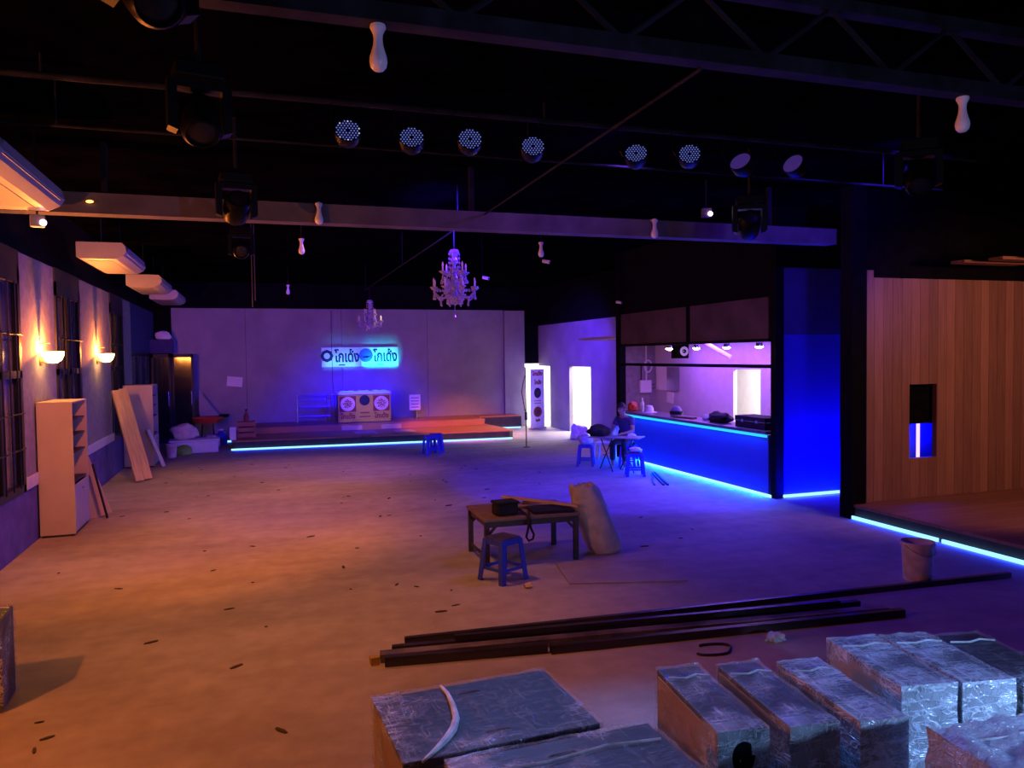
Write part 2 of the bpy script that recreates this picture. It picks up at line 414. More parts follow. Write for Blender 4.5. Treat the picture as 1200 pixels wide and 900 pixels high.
# back wall: plasterboard panels on a dark wall
struct('wall_back', cuboid(NB(), (-3.1, 25.1, 0), (8.78, 25.25, CZ)), 'black')
for x0, x1 in ((-2.36, -.28), (-.27, 2.62), (2.63, 5.4), (5.41, 8.05)):
    struct('wall_back_panel', cuboid(NB(), (x0, 25.02, .0), (x1, 25.10, 3.96)), 'plaster')
struct('wall_back_end', cuboid(NB(), (8.06, 24.92, 0), (8.78, 25.10, 3.94)), 'plaster')
# bright passage behind the back-right corner
struct('wall_back_right', cuboid(NB(), (8.78, 25.1, 2.12), (9.6, 25.25, CZ)), 'black')
w = NB(); cuboid(w, (9.35, 18.9, 2.04), (9.47, 25.1, 3.43)); cuboid(w, (9.35, 18.9, 0), (9.47, 20.72, 2.04)); cuboid(w, (9.35, 22.34, 0), (9.47, 24.0, 2.04))
struct('wall_right', w, 'plaster')
struct('wall_right_fascia', cuboid(NB(), (9.36, 18.9, 3.43), (9.48, 25.2, CZ)), 'black')
w = NB(); cuboid(w, (12.0, 19.0, 0), (12.1, 28.5, 2.6)); cuboid(w, (8.4, 28.4, 0), (12.1, 28.5, 2.6)); cuboid(w, (8.3, 25.25, 0), (8.4, 28.5, 2.6))
struct('wall_passage', w, 'greyroom')
struct('ceiling_passage', cuboid(NB(), (9.47, 19.0, 2.6), (12.1, 25.25, 2.66)), 'greyroom')
struct('ceiling_passage_end', cuboid(NB(), (8.3, 25.26, 2.6), (12.1, 28.5, 2.66)), 'greyroom')
lamp('passage_light', 'AREA', (10.8, 21.6, 2.55), 330, (1, .88, .78), size=1.6, target=(10.8, 21.6, 0))
lamp('passage_end_light', 'AREA', (9.6, 26.8, 2.55), 330, (1, .90, .82), size=1.6, target=(9.6, 26.8, 0))

# ------------------------------------------------------------------ bar
struct('wall_bar_partition', cuboid(NB(), (9.35, 18.75, 0), (12.0, 18.9, 2.75)), 'stucco')
w = NB()
for (y0, y1, z0, z1) in ((10.7, 12.5, 0, 2.75), (13.75, 14.12, 0, 2.75), (15.12, 18.75, 0, 2.75), (12.5, 13.75, 2.03, 2.75), (14.12, 15.12, 2.03, 2.75)):
    cuboid(w, (10.4, y0, z0), (10.5, y1, z1))
struct('wall_bar_back', w, 'violetwall')
struct('ceiling_bar', cuboid(NB(), (8.1, 10.7, 2.78), (12.0, 18.9, 2.84)), 'violetwall')
struct('wall_bar_end', cuboid(NB(), (9.6, 10.62, 0), (12.0, 10.7, 2.78)), 'violetwall')
struct('wall_bar_room', cuboid(NB(), (11.9, 10.7, 0), (12.0, 18.75, 2.78)), 'greyroom')
lamp('bar_room_light', 'AREA', (11.2, 14.2, 2.7), 260, (1, .88, .92), size=1.0, size_y=3.0, target=(11.2, 14.2, 0))
lamp('bar_light', 'AREA', (9.6, 14.8, 2.72), 170, (0.36, 0.1, 1), size=.7, size_y=4, target=(9.6, 14.8, 0))
# frame, valance and upper black wall above the counter
struct('wall_bar_upper', cuboid(NB(), (RX + .02, 10.6, 3.32), (RX + .12, 16.3, CZ)), 'black')
struct('wall_bar_valance', cuboid(NB(), (RX, 10.72, 2.62), (RX + .1, 13.15, 3.32)), 'valance')
struct('wall_bar_valance', cuboid(NB(), (RX, 13.24, 2.62), (RX + .1, 16.15, 3.32)), 'valance')
f = NB()
cuboid(f, (RX - .03, 16.12, 0), (RX + .12, 16.32, CZ)); cuboid(f, (RX - .03, 10.49, 0), (RX + .13, 10.62, CZ)); cuboid(f, (RX - .01, 13.13, 2.6), (RX + .08, 13.26, 3.32))
cuboid(f, (RX - .01, 10.7, 2.14), (RX + .05, 16.15, 2.20)); cuboid(f, (RX - .02, 10.7, 2.58), (RX + .1, 16.15, 2.63))
struct('trim_bar_frame', f, 'black')
# counter
ct = thing('bar_counter', 'long bar counter with plain front and glowing strip under its top', 'bar counter', (RX, 13.4, 0))
obj('front_panel', cuboid(NB(), (0, -2.68, .0), (.06, 2.7, 1.02)), 'barfront', ct)
obj('counter_top', cuboid(NB(), (-.05, -2.68, 1.035), (.6, 2.7, 1.09), bev=.008), 'counter', ct)
obj('back_shelf', cuboid(NB(), (.06, -2.66, .5), (.55, 2.68, .54)), 'counter', ct)
o = obj('led_strip', cuboid(NB(), (-.035, -2.66, .985), (-.005, 2.68, 1.03)), 'ledtop', ct); o['label'] = 'cyan glowing strip under the counter edge'
lamp('counter_led_light', 'AREA', (-.045, 0, 1.0), 22, (0, 0.24, 1), ct, size=.03, size_y=5.2)
lamp('counter_led_wash', 'AREA', (-.30, 0, .03), 55, (0, 0.002, 1), ct, size=.04, size_y=5.2, target=None).rotation_euler = (0, math.radians(118), 0)
def led(name, label, a, bpt, lights=True, power=12.5, offs=(0, 0, 0), tilt=None, mt='led'):
    a, bpt = Vector(a), Vector(bpt); d = bpt - a
    o = obj(name, cuboid(NB(), (-d.length / 2, -.012, -.02), (d.length / 2, .012, .026)), mt)
    o.location = (a + bpt) / 2; o.rotation_euler = (0, 0, math.atan2(d.y, d.x))
    tag(o, label, 'led strip', 'blue LED strips along the floor')
    if lights:
        l = lamp(name + '_light', 'AREA', (a + bpt) / 2 + Vector(offs), power, (.0, .03, 1), size=d.length, size_y=.04)
        if tilt: l.rotation_euler = tilt
        else: l.rotation_euler = (0, 0, math.atan2(d.y, d.x))
    return o
led('led_strip', 'blue LED strip on the floor along the front of the bar', (RX - .03, 10.6, .02), (RX - .03, 16.05, .02))
lamp('bar_floor_glow', 'AREA', (RX - .04, 13.3, .10), 30, (0, 0.42, 0.9), size=.03, size_y=5.3).rotation_euler = (0, math.radians(60), 0)
lamp('bar_floor_wash', 'AREA', (RX - .05, 13.3, .45), 185, (0, 0.002, 1), size=.05, size_y=5.3).rotation_euler = (0, math.radians(70), 0)
# blue panel to the right of the bar
struct('wall_blue_panel', cuboid(NB(), (8.19, 10.5, .06), (9.62, 10.6, 2.685)), 'barfront')
struct('wall_blue_panel_upper', cuboid(NB(), (8.18, 10.49, 2.685), (9.62, 10.6, 3.78)), 'uppanel')
struct('wall_blue_panel_top', cuboid(NB(), (8.18, 10.5, 3.78), (13.1, 10.62, CZ)), 'black')
led('led_strip', 'blue LED strip at the foot of the blue panel beside the bar', (8.15, 10.46, .04), (9.28, 10.46, .04))
led('led_strip', 'shortest blue LED strip, in the corner by the black column', (9.36, 10.46, .04), (9.50, 10.46, .04), False)
l = lamp('panel_led_wash', 'AREA', (8.85, 10.30, .05), 250, (0, 0.001, 1), size=1.3, size_y=.05); l.rotation_euler = (math.radians(155), 0, 0)

# ------------------------------------------------------------------ timber booth on the right platform
pf = sroot('floor_platform')
struct('platform_deck', cuboid(NB(), (RX + .02, -1, .17), (13.1, 8.9, .21)), 'deckwood', pf)
struct('platform_fascia', cuboid(NB(), (RX + .04, -1, 0), (13.1, 8.9, .17)), 'fascia', pf)
led('led_strip', 'blue LED strip at the platform foot behind the bucket', (RX - .005, 7.36, .025), (RX - .005, 8.82, .025))
led('led_strip', 'blue LED strip at the platform foot right of the bucket', (RX - .005, 5.0, .025), (RX - .005, 7.30, .025))
l = lamp('platform_led_wash', 'AREA', (RX - .02, 7.0, .06), 11, (0, 0.018, 1), size=.04, size_y=3.6); l.rotation_euler = (0, math.radians(65), 0)
struct('trim_column', cuboid(NB(), (8.03, 8.82, 0), (8.28, 9.05, CZ)), 'black')
w = NB()
cuboid(w, (8.36, 8.9, .2), (9.16, 8.98, 3.46)); cuboid(w, (9.68, 8.9, .2), (13.0, 8.98, 3.46)); cuboid(w, (9.16, 8.9, 1.9), (9.68, 8.98, 3.46)); cuboid(w, (9.16, 8.9, .2), (9.68, 8.98, .80))
struct('wall_booth_timber', w, 'wallwood')
struct('trim_booth_post', cuboid(NB(), (8.33, 8.86, .2), (8.45, 8.9, 3.56)), 'wallwood')
struct('wall_booth_upper', cuboid(NB(), (8.28, 8.99, 3.46), (13.1, 9.06, CZ)), 'black')
struct('wall_booth_right', cuboid(NB(), (13.0, -2, 0), (13.15, 10.6, CZ)), 'valance')
# opening in the boards: shallow dark recess, black board added for its dark upper half, blue lit board behind
j = NB()
cuboid(j, (9.10, 8.98, .70), (9.16, 9.36, 1.96)); cuboid(j, (10.36, 8.98, .70), (10.4, 9.36, 1.96)); cuboid(j, (9.1, 8.98, 1.92), (10.4, 9.36, 1.96)); cuboid(j, (9.1, 8.98, .66), (10.4, 9.36, .70))
cuboid(j, (10.05, 9.30, .70), (10.36, 9.36, 1.92))
struct('trim_opening', j, 'black')
struct('wall_opening_dark', cuboid(NB(), (9.16, 9.02, 1.30), (10.36, 9.06, 1.92)), 'black')  # added board that keeps the top of the opening dark
struct('wall_opening_back', cuboid(NB(), (9.16, 9.32, .70), (10.05, 9.36, 1.92)), 'barfront')
lamp('opening_light', 'AREA', (9.80, 9.20, 1.27), 10, (0, 0.002, 1), size=.3, size_y=.1, target=(9.85, 9.30, .8))
tl = thing('tube_lamp', 'pale violet tube lamp standing inside the opening in timber wall', 'lamp', (9.66, 9.22, .70))
obj('tube', tube(NB(), [(0, 0, .03), (0, 0, .62)], .026, 10), 'tube', tl); obj('end_cap', tube(NB(), [(0, 0, 0), (0, 0, .03)], .03, 10), 'black', tl)
# brown boards of the booth ceiling
for (x0, x1, y0, y1) in ((9.4, 10.6, 8.2, 8.42), (9.9, 12.9, 7.2, 7.5), (10.4, 12.9, 6.5, 6.75), (9.6, 11.6, 7.78, 8.0)):
    struct('ceiling_booth_board', cuboid(NB(), (x0, y0, 3.62), (x1, y1, 3.66)), 'deckwood')

# ------------------------------------------------------------------ roof steel
struct('beam_grey', cuboid(NB(), (-3.0, 9.2, 3.97), (8.1, 9.42, 4.19)), 'beam')
bt = sroot('beam_truss'); f = NB()
cuboid(f, (-3.0, 4.1, 4.17), (12.9, 4.22, 4.27)); cuboid(f, (-3.0, 4.1, 4.6), (12.9, 4.2, 4.68))
for i in range(16):
    x = -2.9 + i; tube(f, [(x, 4.15, 4.25), (x + .5, 4.15, 4.62), (x + 1, 4.15, 4.25)], .02, 6)
struct('truss_steel', f, 'truss', bt)
for y in (6.75,):
    struct('beam_lighting_pipe', tube(NB(), [(-2.9, y, 4.58), (7.9, y, 4.58)], .025, 10), 'truss')
struct('beam_conduit', tube(NB(), [(-2.9, 7.2, 4.33), (7.9, 7.2, 4.33)], .012, 8), 'truss')
for y0, y1 in ((4.2, 9.2), (9.42, 20.2)):
    struct('beam_ridge_pipe', tube(NB(), [(2.66, y0, 4.16), (2.74, y1, 4.16)], .011, 8), 'truss')
# faint hangers up to the ceiling so nothing floats
hg = NB()
for y in (10.3, 14.5, 19.6): tube(hg, [(2.68, y, 4.16), (2.68, y, CZ)], .006, 6)
struct('trim_hangers', hg, 'truss')
hg = NB()
for x in (-1.5, 2.6, 7.0):
    cuboid(hg, (x - .03, 9.28, 4.19), (x + .03, 9.34, CZ)); tube(hg, [(x, 6.75, 4.58), (x, 6.75, CZ)], .01, 6); tube(hg, [(x, 7.2, 4.33), (x, 7.2, CZ)], .008, 6)
    cuboid(hg, (x - .03, 4.13, 4.68), (x + .03, 4.19, CZ))
struct('trim_beam_hangers', hg, 'truss')

# ------------------------------------------------------------------ stage at the far wall
st = sroot('floor_stage')
def tier(poly, z0, z1, edge):
    m = NB(); prism(m, poly, z1 - .035, z1); struct('stage_top', m, 'stagewood', st)
    c = Vector((sum(p[0] for p in poly) / len(poly), sum(p[1] for p in poly) / len(poly)))
    m = NB(); prism(m, [tuple(c + (Vector(p) - c) * .996) for p in poly], z0, z1 - .035); struct('stage_riser', m, edge, st)
tier([(-.62, 21.5), (6.95, 21.08), (7.1, 21.25), (6.9, 23.4), (6.9, 25.0), (-.75, 25.0)], 0, .25, 'fascia')
tier([(-.3, 23.25), (6.82, 23.2), (6.86, 25.0), (-.3, 25.0)], .25, .42, 'stagewood')
tier([(6.92, 24.15), (8.35, 24.1), (8.35, 25.0), (6.92, 25.0)], .0, .42, 'fascia')
led('led_strip', 'long blue LED strip along the front edge of the stage', (-.66, 21.46, .02), (7.0, 21.02, .02))
l = lamp('stage_led_wash', 'AREA', (3.1, 21.1, .05), 20, (0, 0.03, 1), size=7.4, size_y=.04); l.rotation_euler = (math.radians(-50), 0, math.radians(-3))
led('led_strip', 'blue LED strip under the small raised block right of the stage', (7.0, 24.06, .03), (8.3, 24.02, .03))
led('led_strip', 'short blue LED strip on the floor left of the stage', (-1.25, 23.6, .03), (-.72, 23.62, .03))
def pad(label, x, y, z, vert=False):
    s = (.6, .02, .13) if vert else (.6, .62, .012)
    o = obj('plywood_pad', box(NB(), s, (0, 0, s[2] / 2)), 'pallet', loc=(x, y, z)); tag(o, label, 'pad', 'pale pads on the stage')
pad('pale pad leaning on the upper stage step, below left end of the booth', 2.68, 23.19, .252, True)
pad('pale pad leaning on the upper stage step, below right end of the booth', 3.86, 23.18, .252, True)
pad('pale pad lying on the lower stage, left one of two in front of booth', 2.95, 22.2, .251)
pad('pale pad lying on the lower stage, right one of two in front of booth', 4.05, 22.15, .251)

TH = '\u0e42\u0e01\u0e40\u0e14\u0e49\u0e07'
def sign(label, x0, x1, logo):
    w = x1 - x0; o = thing('wall_sign', label, 'sign', ((x0 + x1) / 2, 24.99, 2.12), 0, 'signs above the booth')
    obj('sign_panel', box(NB(), (w, .03, .62), (0, 0, .31), bev=.004), 'signwhite', o)
    k = NB()
    if logo: # dark ring with a pale diamond
        lathe(k, [(.20, 0), (.20, .008), (.10, .008), (.10, 0), (.20, 0)], 8, T((-w * .36, -.016, .35), (PI / 2, 0, 0)))
    else: lathe(k, [(0, 0), (.22, 0), (.22, .008), (0, .008)], 28, T((-w * .36, -.016, .36), (PI / 2, 0, 0)))
    obj('emblem', k, 'ink' if logo else 'bluepaint', o)
    if not logo:
        k = NB(); prism(k, [(.13 * math.cos(a), .13 * math.sin(a)) for a in [PI + PI * i / 12 for i in range(13)]], 0, .012, T((-w * .36, -.012, .33), (PI / 2, 0, 0), (1, .35, 1)))
        obj('emblem_mark', k, 'signwhite', o)
    text(TH, .47, 'ink', o, (w * .15, -.018, .305), bold=.016, width=w * .64)
    obj('caption', box(NB(), (.2, .006, .035), (w * .02, -.018, .06)), 'ink', o)
sign('left wall sign with dark lettering and a ringed dark emblem', 1.98, 3.20, True)
sign('right wall sign with cyan lit ground and solid round blue emblem', 3.21, 4.42, False)

# DJ booth
bo = thing('dj_booth', 'mustard fronted booth table with round emblems on the stage', 'booth', (3.14, 23.75, .42))
obj('table_body', cuboid(NB(), (-.78, 0, 0), (.78, .62, .86), bev=.01), 'bluepaint', bo)
fr = obj('front_board', cuboid(NB(), (-.8, -.03, .02), (.8, 0, .84), bev=.004), 'mustard', bo)
obj('counter_shelf', cuboid(NB(), (-.83, -.02, .86), (.83, .66, .93), bev=.01), 'whiteplastic', bo)
for s in (-1, 1):
    q = obj('picture_square', box(NB(), (.5, .006, .48), (s * .51, -.034, .58)), 'maroon', bo)
    obj('disc', lathe(NB(), [(0, 0), (.22, 0), (.22, .006), (0, .006)], 28, T((s * .51, -.037, .58), (PI / 2, 0, 0))), 'pink', q)
    k = NB()
    for i in range(22):
        a = i * 2.4; rr = .028 * math.sqrt(i)
        prism(k, [(math.cos(t) * (.018 + .007 * (i % 3)) + rr * math.cos(a), math.sin(t) * .02 + rr * math.sin(a)) for t in [2 * PI * j / 8 for j in range(8)]], 0, .004, T((s * .51, -.044, .58), (PI / 2, 0, 0)))
    z = obj('disc_picture', k, 'maroon', q); z['kind'] = 'stuff'
    text(TH, .20, 'maroon', bo, (s * .51, -.034, .19), bold=.007, width=.44)
obj('emblem', lathe(NB(), [(0, 0), (.16, 0), (.16, .008), (0, .008)], 24, T((0, -.031, .68), (PI / 2, 0, 0))), 'ink', bo)
obj('caption', box(NB(), (.28, .006, .035), (0, -.033, .30)), 'maroon', bo)
obj('caption', box(NB(), (.34, .006, .03), (0, -.033, .18)), 'maroon', bo)
obj('shelf_edge_glow', cuboid(NB(), (-.76, -.022, .935), (.76, .0, .965)), 'shelfglow', bo)  # added glowing strip in place of the lit shelf edge
for x, dx, n in ((-.5, .3, 'mixer'), (0, .22, 'mixer'), (.5, .3, 'mixer')):
    d = thing('sound_mixer', {-.5: 'low white deck on the booth, left end', 0: 'low white deck on the booth, middle', .5: 'low white deck on the booth, right end'}[x], 'audio deck', (3.14 + x, 24.0, 1.35), 0, 'decks on the booth')
    obj('casing', cuboid(NB(), (-dx / 2 - .05, -.16, 0), (dx / 2 + .05, .16, .05), bev=.008), 'whiteplastic', d)
    k = NB(); lathe(k, [(0, .05), (.07, .05), (.07, .058), (0, .058)], 16); obj('jog_dial', k, 'black', d)
# clothes-rack like metal frame left of the booth
rk = thing('metal_rack', 'low tubular rack with rails on the stage left of booth', 'rack', (1.62, 24.3, .42))
for x in (-.45, .42, .55):
    obj('post', tube(NB(), [(x, 0, 0), (x, 0, .86)], .02, 8), 'chrome', rk)
for z in (.2, .5, .72, .85):
    obj('rail', tube(NB(), [(-.45, 0, z), (.55, 0, z)], .014, 8), 'chrome', rk)
obj('shelf_plate', cuboid(NB(), (.46, -.2, .86), (.645, .12, .88)), 'chrome', rk)
nb = thing('notice_board', 'small white notice on a short stand right of booth', 'notice', (4.85, 24.5, .42))
obj('sheet', box(NB(), (.36, .02, .5), (0, 0, .52), bev=.004), 'paper', nb); obj('stem', tube(NB(), [(.06, .02, 0), (.06, .02, .4)], .012, 8), 'chrome', nb)
obj('foot', lathe(NB(), [(0, 0), (.1, 0), (.09, .015), (0, .02)], 16, T((.06, .02, 0))), 'chrome', nb)
k = NB()
for z in (.35, .45, .55, .65): cuboid(k, (-.13, -.013, z), (.13, -.009, z + .03))
obj('print_lines', k, 'acgrey', nb)['kind'] = 'stuff'
hc = tube(NB(), [(2.30, 24.95, 3.9), (2.30, 24.96, 2.9), (2.31, 24.93, 1.6), (2.33, 24.6, 1.0), (2.34, 24.5, .43)], .008, 6)
tag(obj('hanging_cable', hc, 'cable'), 'thin black cable hanging down the wall left of the booth', 'cable')
# blue up-lights behind the booth
l = lamp('booth_uplight', 'AREA', (3.2, 24.55, .9), 40, (0.006, 0, 1), size=1.6, size_y=.1, target=(3.2, 25.0, 2.0))
l = lamp('booth_sign_light', 'AREA', (3.85, 24.45, 1.45), 16, (.0, .62, 1), size=1.0, size_y=.03, target=(3.85, 25.0, 2.36), spread=.48)
lamp('booth_sign_light', 'AREA', (2.6, 24.45, 1.45), 4, (.05, .5, 1), size=1.0, size_y=.03, target=(2.6, 25.0, 2.36), spread=.55)
l = lamp('booth_stage_light', 'SPOT', (3.0, 20.5, 4.3), 1900, (0.003, 0, 1), size=.1, spot=1.15, blend=.9, target=(3.0, 24.2, .6))

# left end of the stage: crate with a bottle on top and a white end board
cr = thing('wooden_crate', 'brown slatted crate standing on the left end of the stage', 'crate', (-.28, 22.3, .25))
for z in (.02, .17, .32): obj('slat', cuboid(NB(), (-.22, -.19, z), (.22, .19, z + .12), bev=.006), 'stagewood', cr)
for sx in (-1, 1): obj('corner_post', cuboid(NB(), (sx * .22 - .02, -.2, 0), (sx * .22 + .02, .2, .46)), 'stagewood', cr)
bt_ = thing('bottle', 'dark red bottle standing on the crate at the stage', 'bottle', (-.28, 22.3, .71))
obj('glass', lathe(NB(), [(0, 0), (.07, 0), (.07, .14), (.025, .22), (.025, .29), (0, .29)], 14), 'maroon', bt_, smooth=True)
obj('cap', lathe(NB(), [(0, .29), (.028, .29), (.028, .32), (0, .32)], 12), 'black', bt_)
tag(obj('white_board', box(NB(), (.16, .02, .34), (0, 0, .17)), 'white', loc=(-.62, 21.75, .252), rot=(-.05, 0, 0)), 'small white board propped on the left corner of stage', 'board')

# ------------------------------------------------------------------ things in the back-left corner
fb = thing('foam_box', 'long white foam trough on the floor before the glass door', 'foam box', (-1.55, 21.5, 0), .05)
k = NB(); box(k, (1.15, .5, .30), (0, 0, .15), bev=.03); obj('trough', k, 'foam', fb); obj('rim', box(NB(), (1.22, .56, .05), (0, 0, .325), bev=.015), 'foam', fb)
tag(obj('white_sack', blob(NB(), (.6, .42, .42), amp=.22, seed=3), 'sack', loc=(-1.78, 21.5, .351), smooth=True), 'knotted pale sack sitting on the white foam trough', 'sack')
tag(obj('pink_bag', blob(NB(), (.42, .36, .34), amp=.2, seed=5), 'pink', loc=(-1.2, 22.6, 0), smooth=True), 'pink and white plastic bag on the floor behind trough', 'bag')
tag(obj('green_bag', blob(NB(), (.42, .3, .26), amp=.12, seed=8), 'green', loc=(-1.78, 20.95, 0), smooth=True), 'green lump of a bag on the floor before the trough', 'bag')
rb = thing('red_basin', 'shallow red plastic basin on a low stand near glass door', 'basin', (-1.35, 23.7, 0))
obj('bowl', lathe(NB(), [(0, .60), (.3, .60), (.40, .74), (.42, .74), (.32, .58), (0, .58)], 24), 'red', rb, smooth=True)
for a in range(4): obj('leg', tube(NB(), [(.25 * math.cos(a * PI / 2 + .8), .25 * math.sin(a * PI / 2 + .8), 0), (.2 * math.cos(a * PI / 2 + .8), .2 * math.sin(a * PI / 2 + .8), .6)], .015, 8), 'iron', rb)
k = NB(); prism(k, [(0, 0), (.55, 0), (.0, .75)], -.01, .01, T((0, 0, 0), (PI / 2, 0, 0))); tag(obj('triangular_panel', k, 'plaster', loc=(-1.60, 24.35, .74)), 'grey triangular panel standing behind the red basin', 'panel')
struct('trim_ledge', cuboid(NB(), (-1.7, 24.2, .70), (-.8, 25.0, .74)), 'black')
ju = thing('blue_jug', 'blue plastic jug on the floor left of the stage', 'jug', (-.98, 23.2, 0))
obj('jug_body', lathe(NB(), [(0, 0), (.15, 0), (.17, .05), (.17, .27), (.06, .36), (.06, .4), (0, .4)], 18), 'blueplastic', ju, smooth=True)
obj('handle', tube(NB(), [(.06, 0, .37), (.13, 0, .4), (.16, 0, .33), (.13, 0, .28)], .015, 8), 'blueplastic', ju)
obj('cap', lathe(NB(), [(0, .4), (.065, .4), (.065, .43), (0, .43)], 14), 'whiteplastic', ju)
def bucket(label, loc, s=1.0, m='bucket'):
    o = thing('bucket', label, 'bucket', loc)
    obj('pail', lathe(NB(), [(0, .005), (.125 * s, 0), (.135 * s, .02 * s), (.155 * s, .37 * s), (.168 * s, .375 * s), (.168 * s, .41 * s), (.155 * s, .41 * s), (.128 * s, .03 * s), (0, .025 * s)], 28), m, o, smooth=True)
    obj('handle', tube(NB(), [(.17 * s * math.cos(a), -.165 * s * math.sin(a), (.385 - .10 * math.sin(a)) * s) for a in [PI * i / 12 for i in range(13)]], .004, 6), 'chrome', o)
    return o
bucket('dusty white bucket standing in front of the lit platform edge', (6.52, 6.22, 0))
bucket('small pale pink bucket beside leaning planks in back-left corner', (-2.02, 20.6, 0), .8, 'pink')

# ------------------------------------------------------------------ tall cabinets and leaning timber along the left wall
def cabinet(label, loc, dx, dy, h):
    o = thing('shelf_cabinet', label, 'cabinet', loc, 0, None); t = .02
    obj('side_panel', cuboid(NB(), (0, 0, .03), (dx, t, h)), 'cabinet', o)
    obj('side_panel', cuboid(NB(), (0, dy - t, .03), (dx, dy, h)), 'cabinet', o)
    obj('top_panel', cuboid(NB(), (0, 0, h), (dx, dy, h + .02), bev=.003), 'cabinet', o)
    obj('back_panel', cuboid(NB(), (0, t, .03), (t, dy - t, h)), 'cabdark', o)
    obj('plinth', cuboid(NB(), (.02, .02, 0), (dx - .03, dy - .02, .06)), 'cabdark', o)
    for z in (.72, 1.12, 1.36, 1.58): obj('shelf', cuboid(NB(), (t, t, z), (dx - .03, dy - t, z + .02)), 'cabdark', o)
    d = obj('door', cuboid(NB(), (dx - .02, t, .06), (dx + .005, dy - t, .70), bev=.003), 'cabdoor', o)
    obj('knob', lathe(NB(), [(0, 0), (.012, 0), (.014, .02), (0, .025)], 12, T((dx + .005, dy * .5, .6), (0, PI / 2, 0))), 'chrome', d)
    return o
cabinet('nearer tall cream cabinet with open shelves, under the wall lamp', (-2.83, 11.86, 0), .43, .95, 1.83)
cabinet('farther tall cream cabinet behind the leaning yellow planks', (-2.83, 18.9, 0), .62, .9, 1.83)
def plank(label, a, bpt, w, t, m, cat='plank', group=None, name='timber_plank', roll=0):
    a, bpt = Vector(a), Vector(bpt); d = bpt - a
    o = obj(name, cuboid(NB(), (-w / 2, -t / 2, 0), (w / 2, t / 2, d.length), bev=min(w, t) * .08), m)
    o.rotation_mode = 'QUATERNION'; o.location = a
    o.rotation_quaternion = d.to_track_quat('Z', 'Y') @ Euler((0, 0, roll)).to_quaternion(); tag(o, label, cat, group); return o
plank('front one of two yellow timber planks leaning on the left wall', (-2.22, 16.62, .03), (-2.70, 17.28, 1.80), .17, .05, 'pine', group='leaning planks')
plank('rear one of two yellow timber planks leaning on left wall', (-2.10, 16.86, .03), (-2.62, 17.55, 1.82), .17, .05, 'pine', group='leaning planks')
plank('short pale batten leaning against the farther cream cabinet', (-2.0, 18.70, .03), (-2.32, 18.84, .85), .12, .03, 'trim', group='leaning planks')
plank('thin dark stick leaning beside the nearer cream cabinet', (-2.19, 12.95, .015), (-2.37, 12.95, .85), .03, .03, 'iron', group='leaning planks')
plank('narrow grey board leaning beside the nearer cream cabinet', (-2.30, 13.15, .02), (-2.60, 13.15, .9), .3, .02, 'cabinet', group='leaning planks', roll=PI / 2)

# ------------------------------------------------------------------ wall lamps
def sconce(y, label, build=True):
    if build:
        o = thing('wall_sconce', label, 'wall lamp', (LX, y, 2.38), 0, 'wall lamps on the left wall')
        obj('back_plate', lathe(NB(), [(0, 0), (.07, 0), (.06, .02), (0, .025)], 16, T((0, 0, .03), (0, PI / 2, 0))), 'brass', o)
        obj('arm', tube(NB(), [(.02, 0, .03), (.10, 0, .0), (.12, 0, .06)], .01, 8), 'brass', o)
        obj('shadow_plate', cuboid(NB(), (0, -.02, .275), (.13, .02, .285), bev=.003), 'brass', o)  # plate added above the bulb to cast a V shadow on the wall
        obj('shade', lathe(NB(), [(0, -.02), (.05, -.015), (.11, .03), (.135, .09), (.14, .14), (.13, .14), (.12, .09), (.10, .04), (.045, .0), (0, -.005)], 20, T((.16, 0, .02))), 'sconceglow', o, smooth=True)
        lamp('sconce_bulb', 'POINT', (.095, 0, .185), SCW, SCC, o, size=.012)
    else: lamp('sconce_bulb', 'POINT', (LX + .095, y, 2.56), SCW, SCC, size=.012)
SCW, SCC = 235, (1, .22, .03)
sconce(12.25, 'glowing warm wall lamp above the nearer cream cabinet')
sconce(16.3, 'glowing warm wall lamp above the leaning yellow planks')
sconce(9.3, 'glowing warm wall lamp at the left picture edge')
sconce(4.6, '', False)

# ------------------------------------------------------------------ ceiling air conditioners
def aircon(label, y, L, first=None):
    if first: return dup(first, (-2.42, y, 3.89), None, label)
    o = thing('air_conditioner', label, 'air conditioner', (-2.42, y, 3.89), 0, 'ceiling air conditioners along the left wall')
    prof = [(0, .02), (.06, 0), (.52, .0), (.62, .05), (.66, .11), (.64, .2), (.60, .24), (0, .24)]
    k = NB(); prism(k, [(x, z) for x, z in prof], 0, L, T((0, L, 0), (PI / 2, 0, 0))); obj('casing', k, 'acwhite', o)
    obj('louvre', box(NB(), (.012, L * .86, .10), (.652, L / 2, .135), (0, .12, 0)), 'acgrey', o)
    obj('intake_grille', box(NB(), (.34, L * .8, .008), (.27, L / 2, -.002)), 'acgrey', o)
    for yy in (.2, L - .2): obj('hanger_rod', tube(NB(), [(.3, yy, .23), (.3, yy, CZ - 3.89)], .008, 6), 'iron', o)
    return o
ac = aircon('air conditioner nearest the camera, at the left picture edge', 6.6, 2.1)
aircon('second air conditioner, largest fully seen one under the ceiling', 12.55, 2.1, ac)
aircon('third air conditioner from the camera under the left ceiling', 17.05, 2.1, ac)
aircon('farthest air conditioner under the left ceiling', 20.6, 2.1, ac)

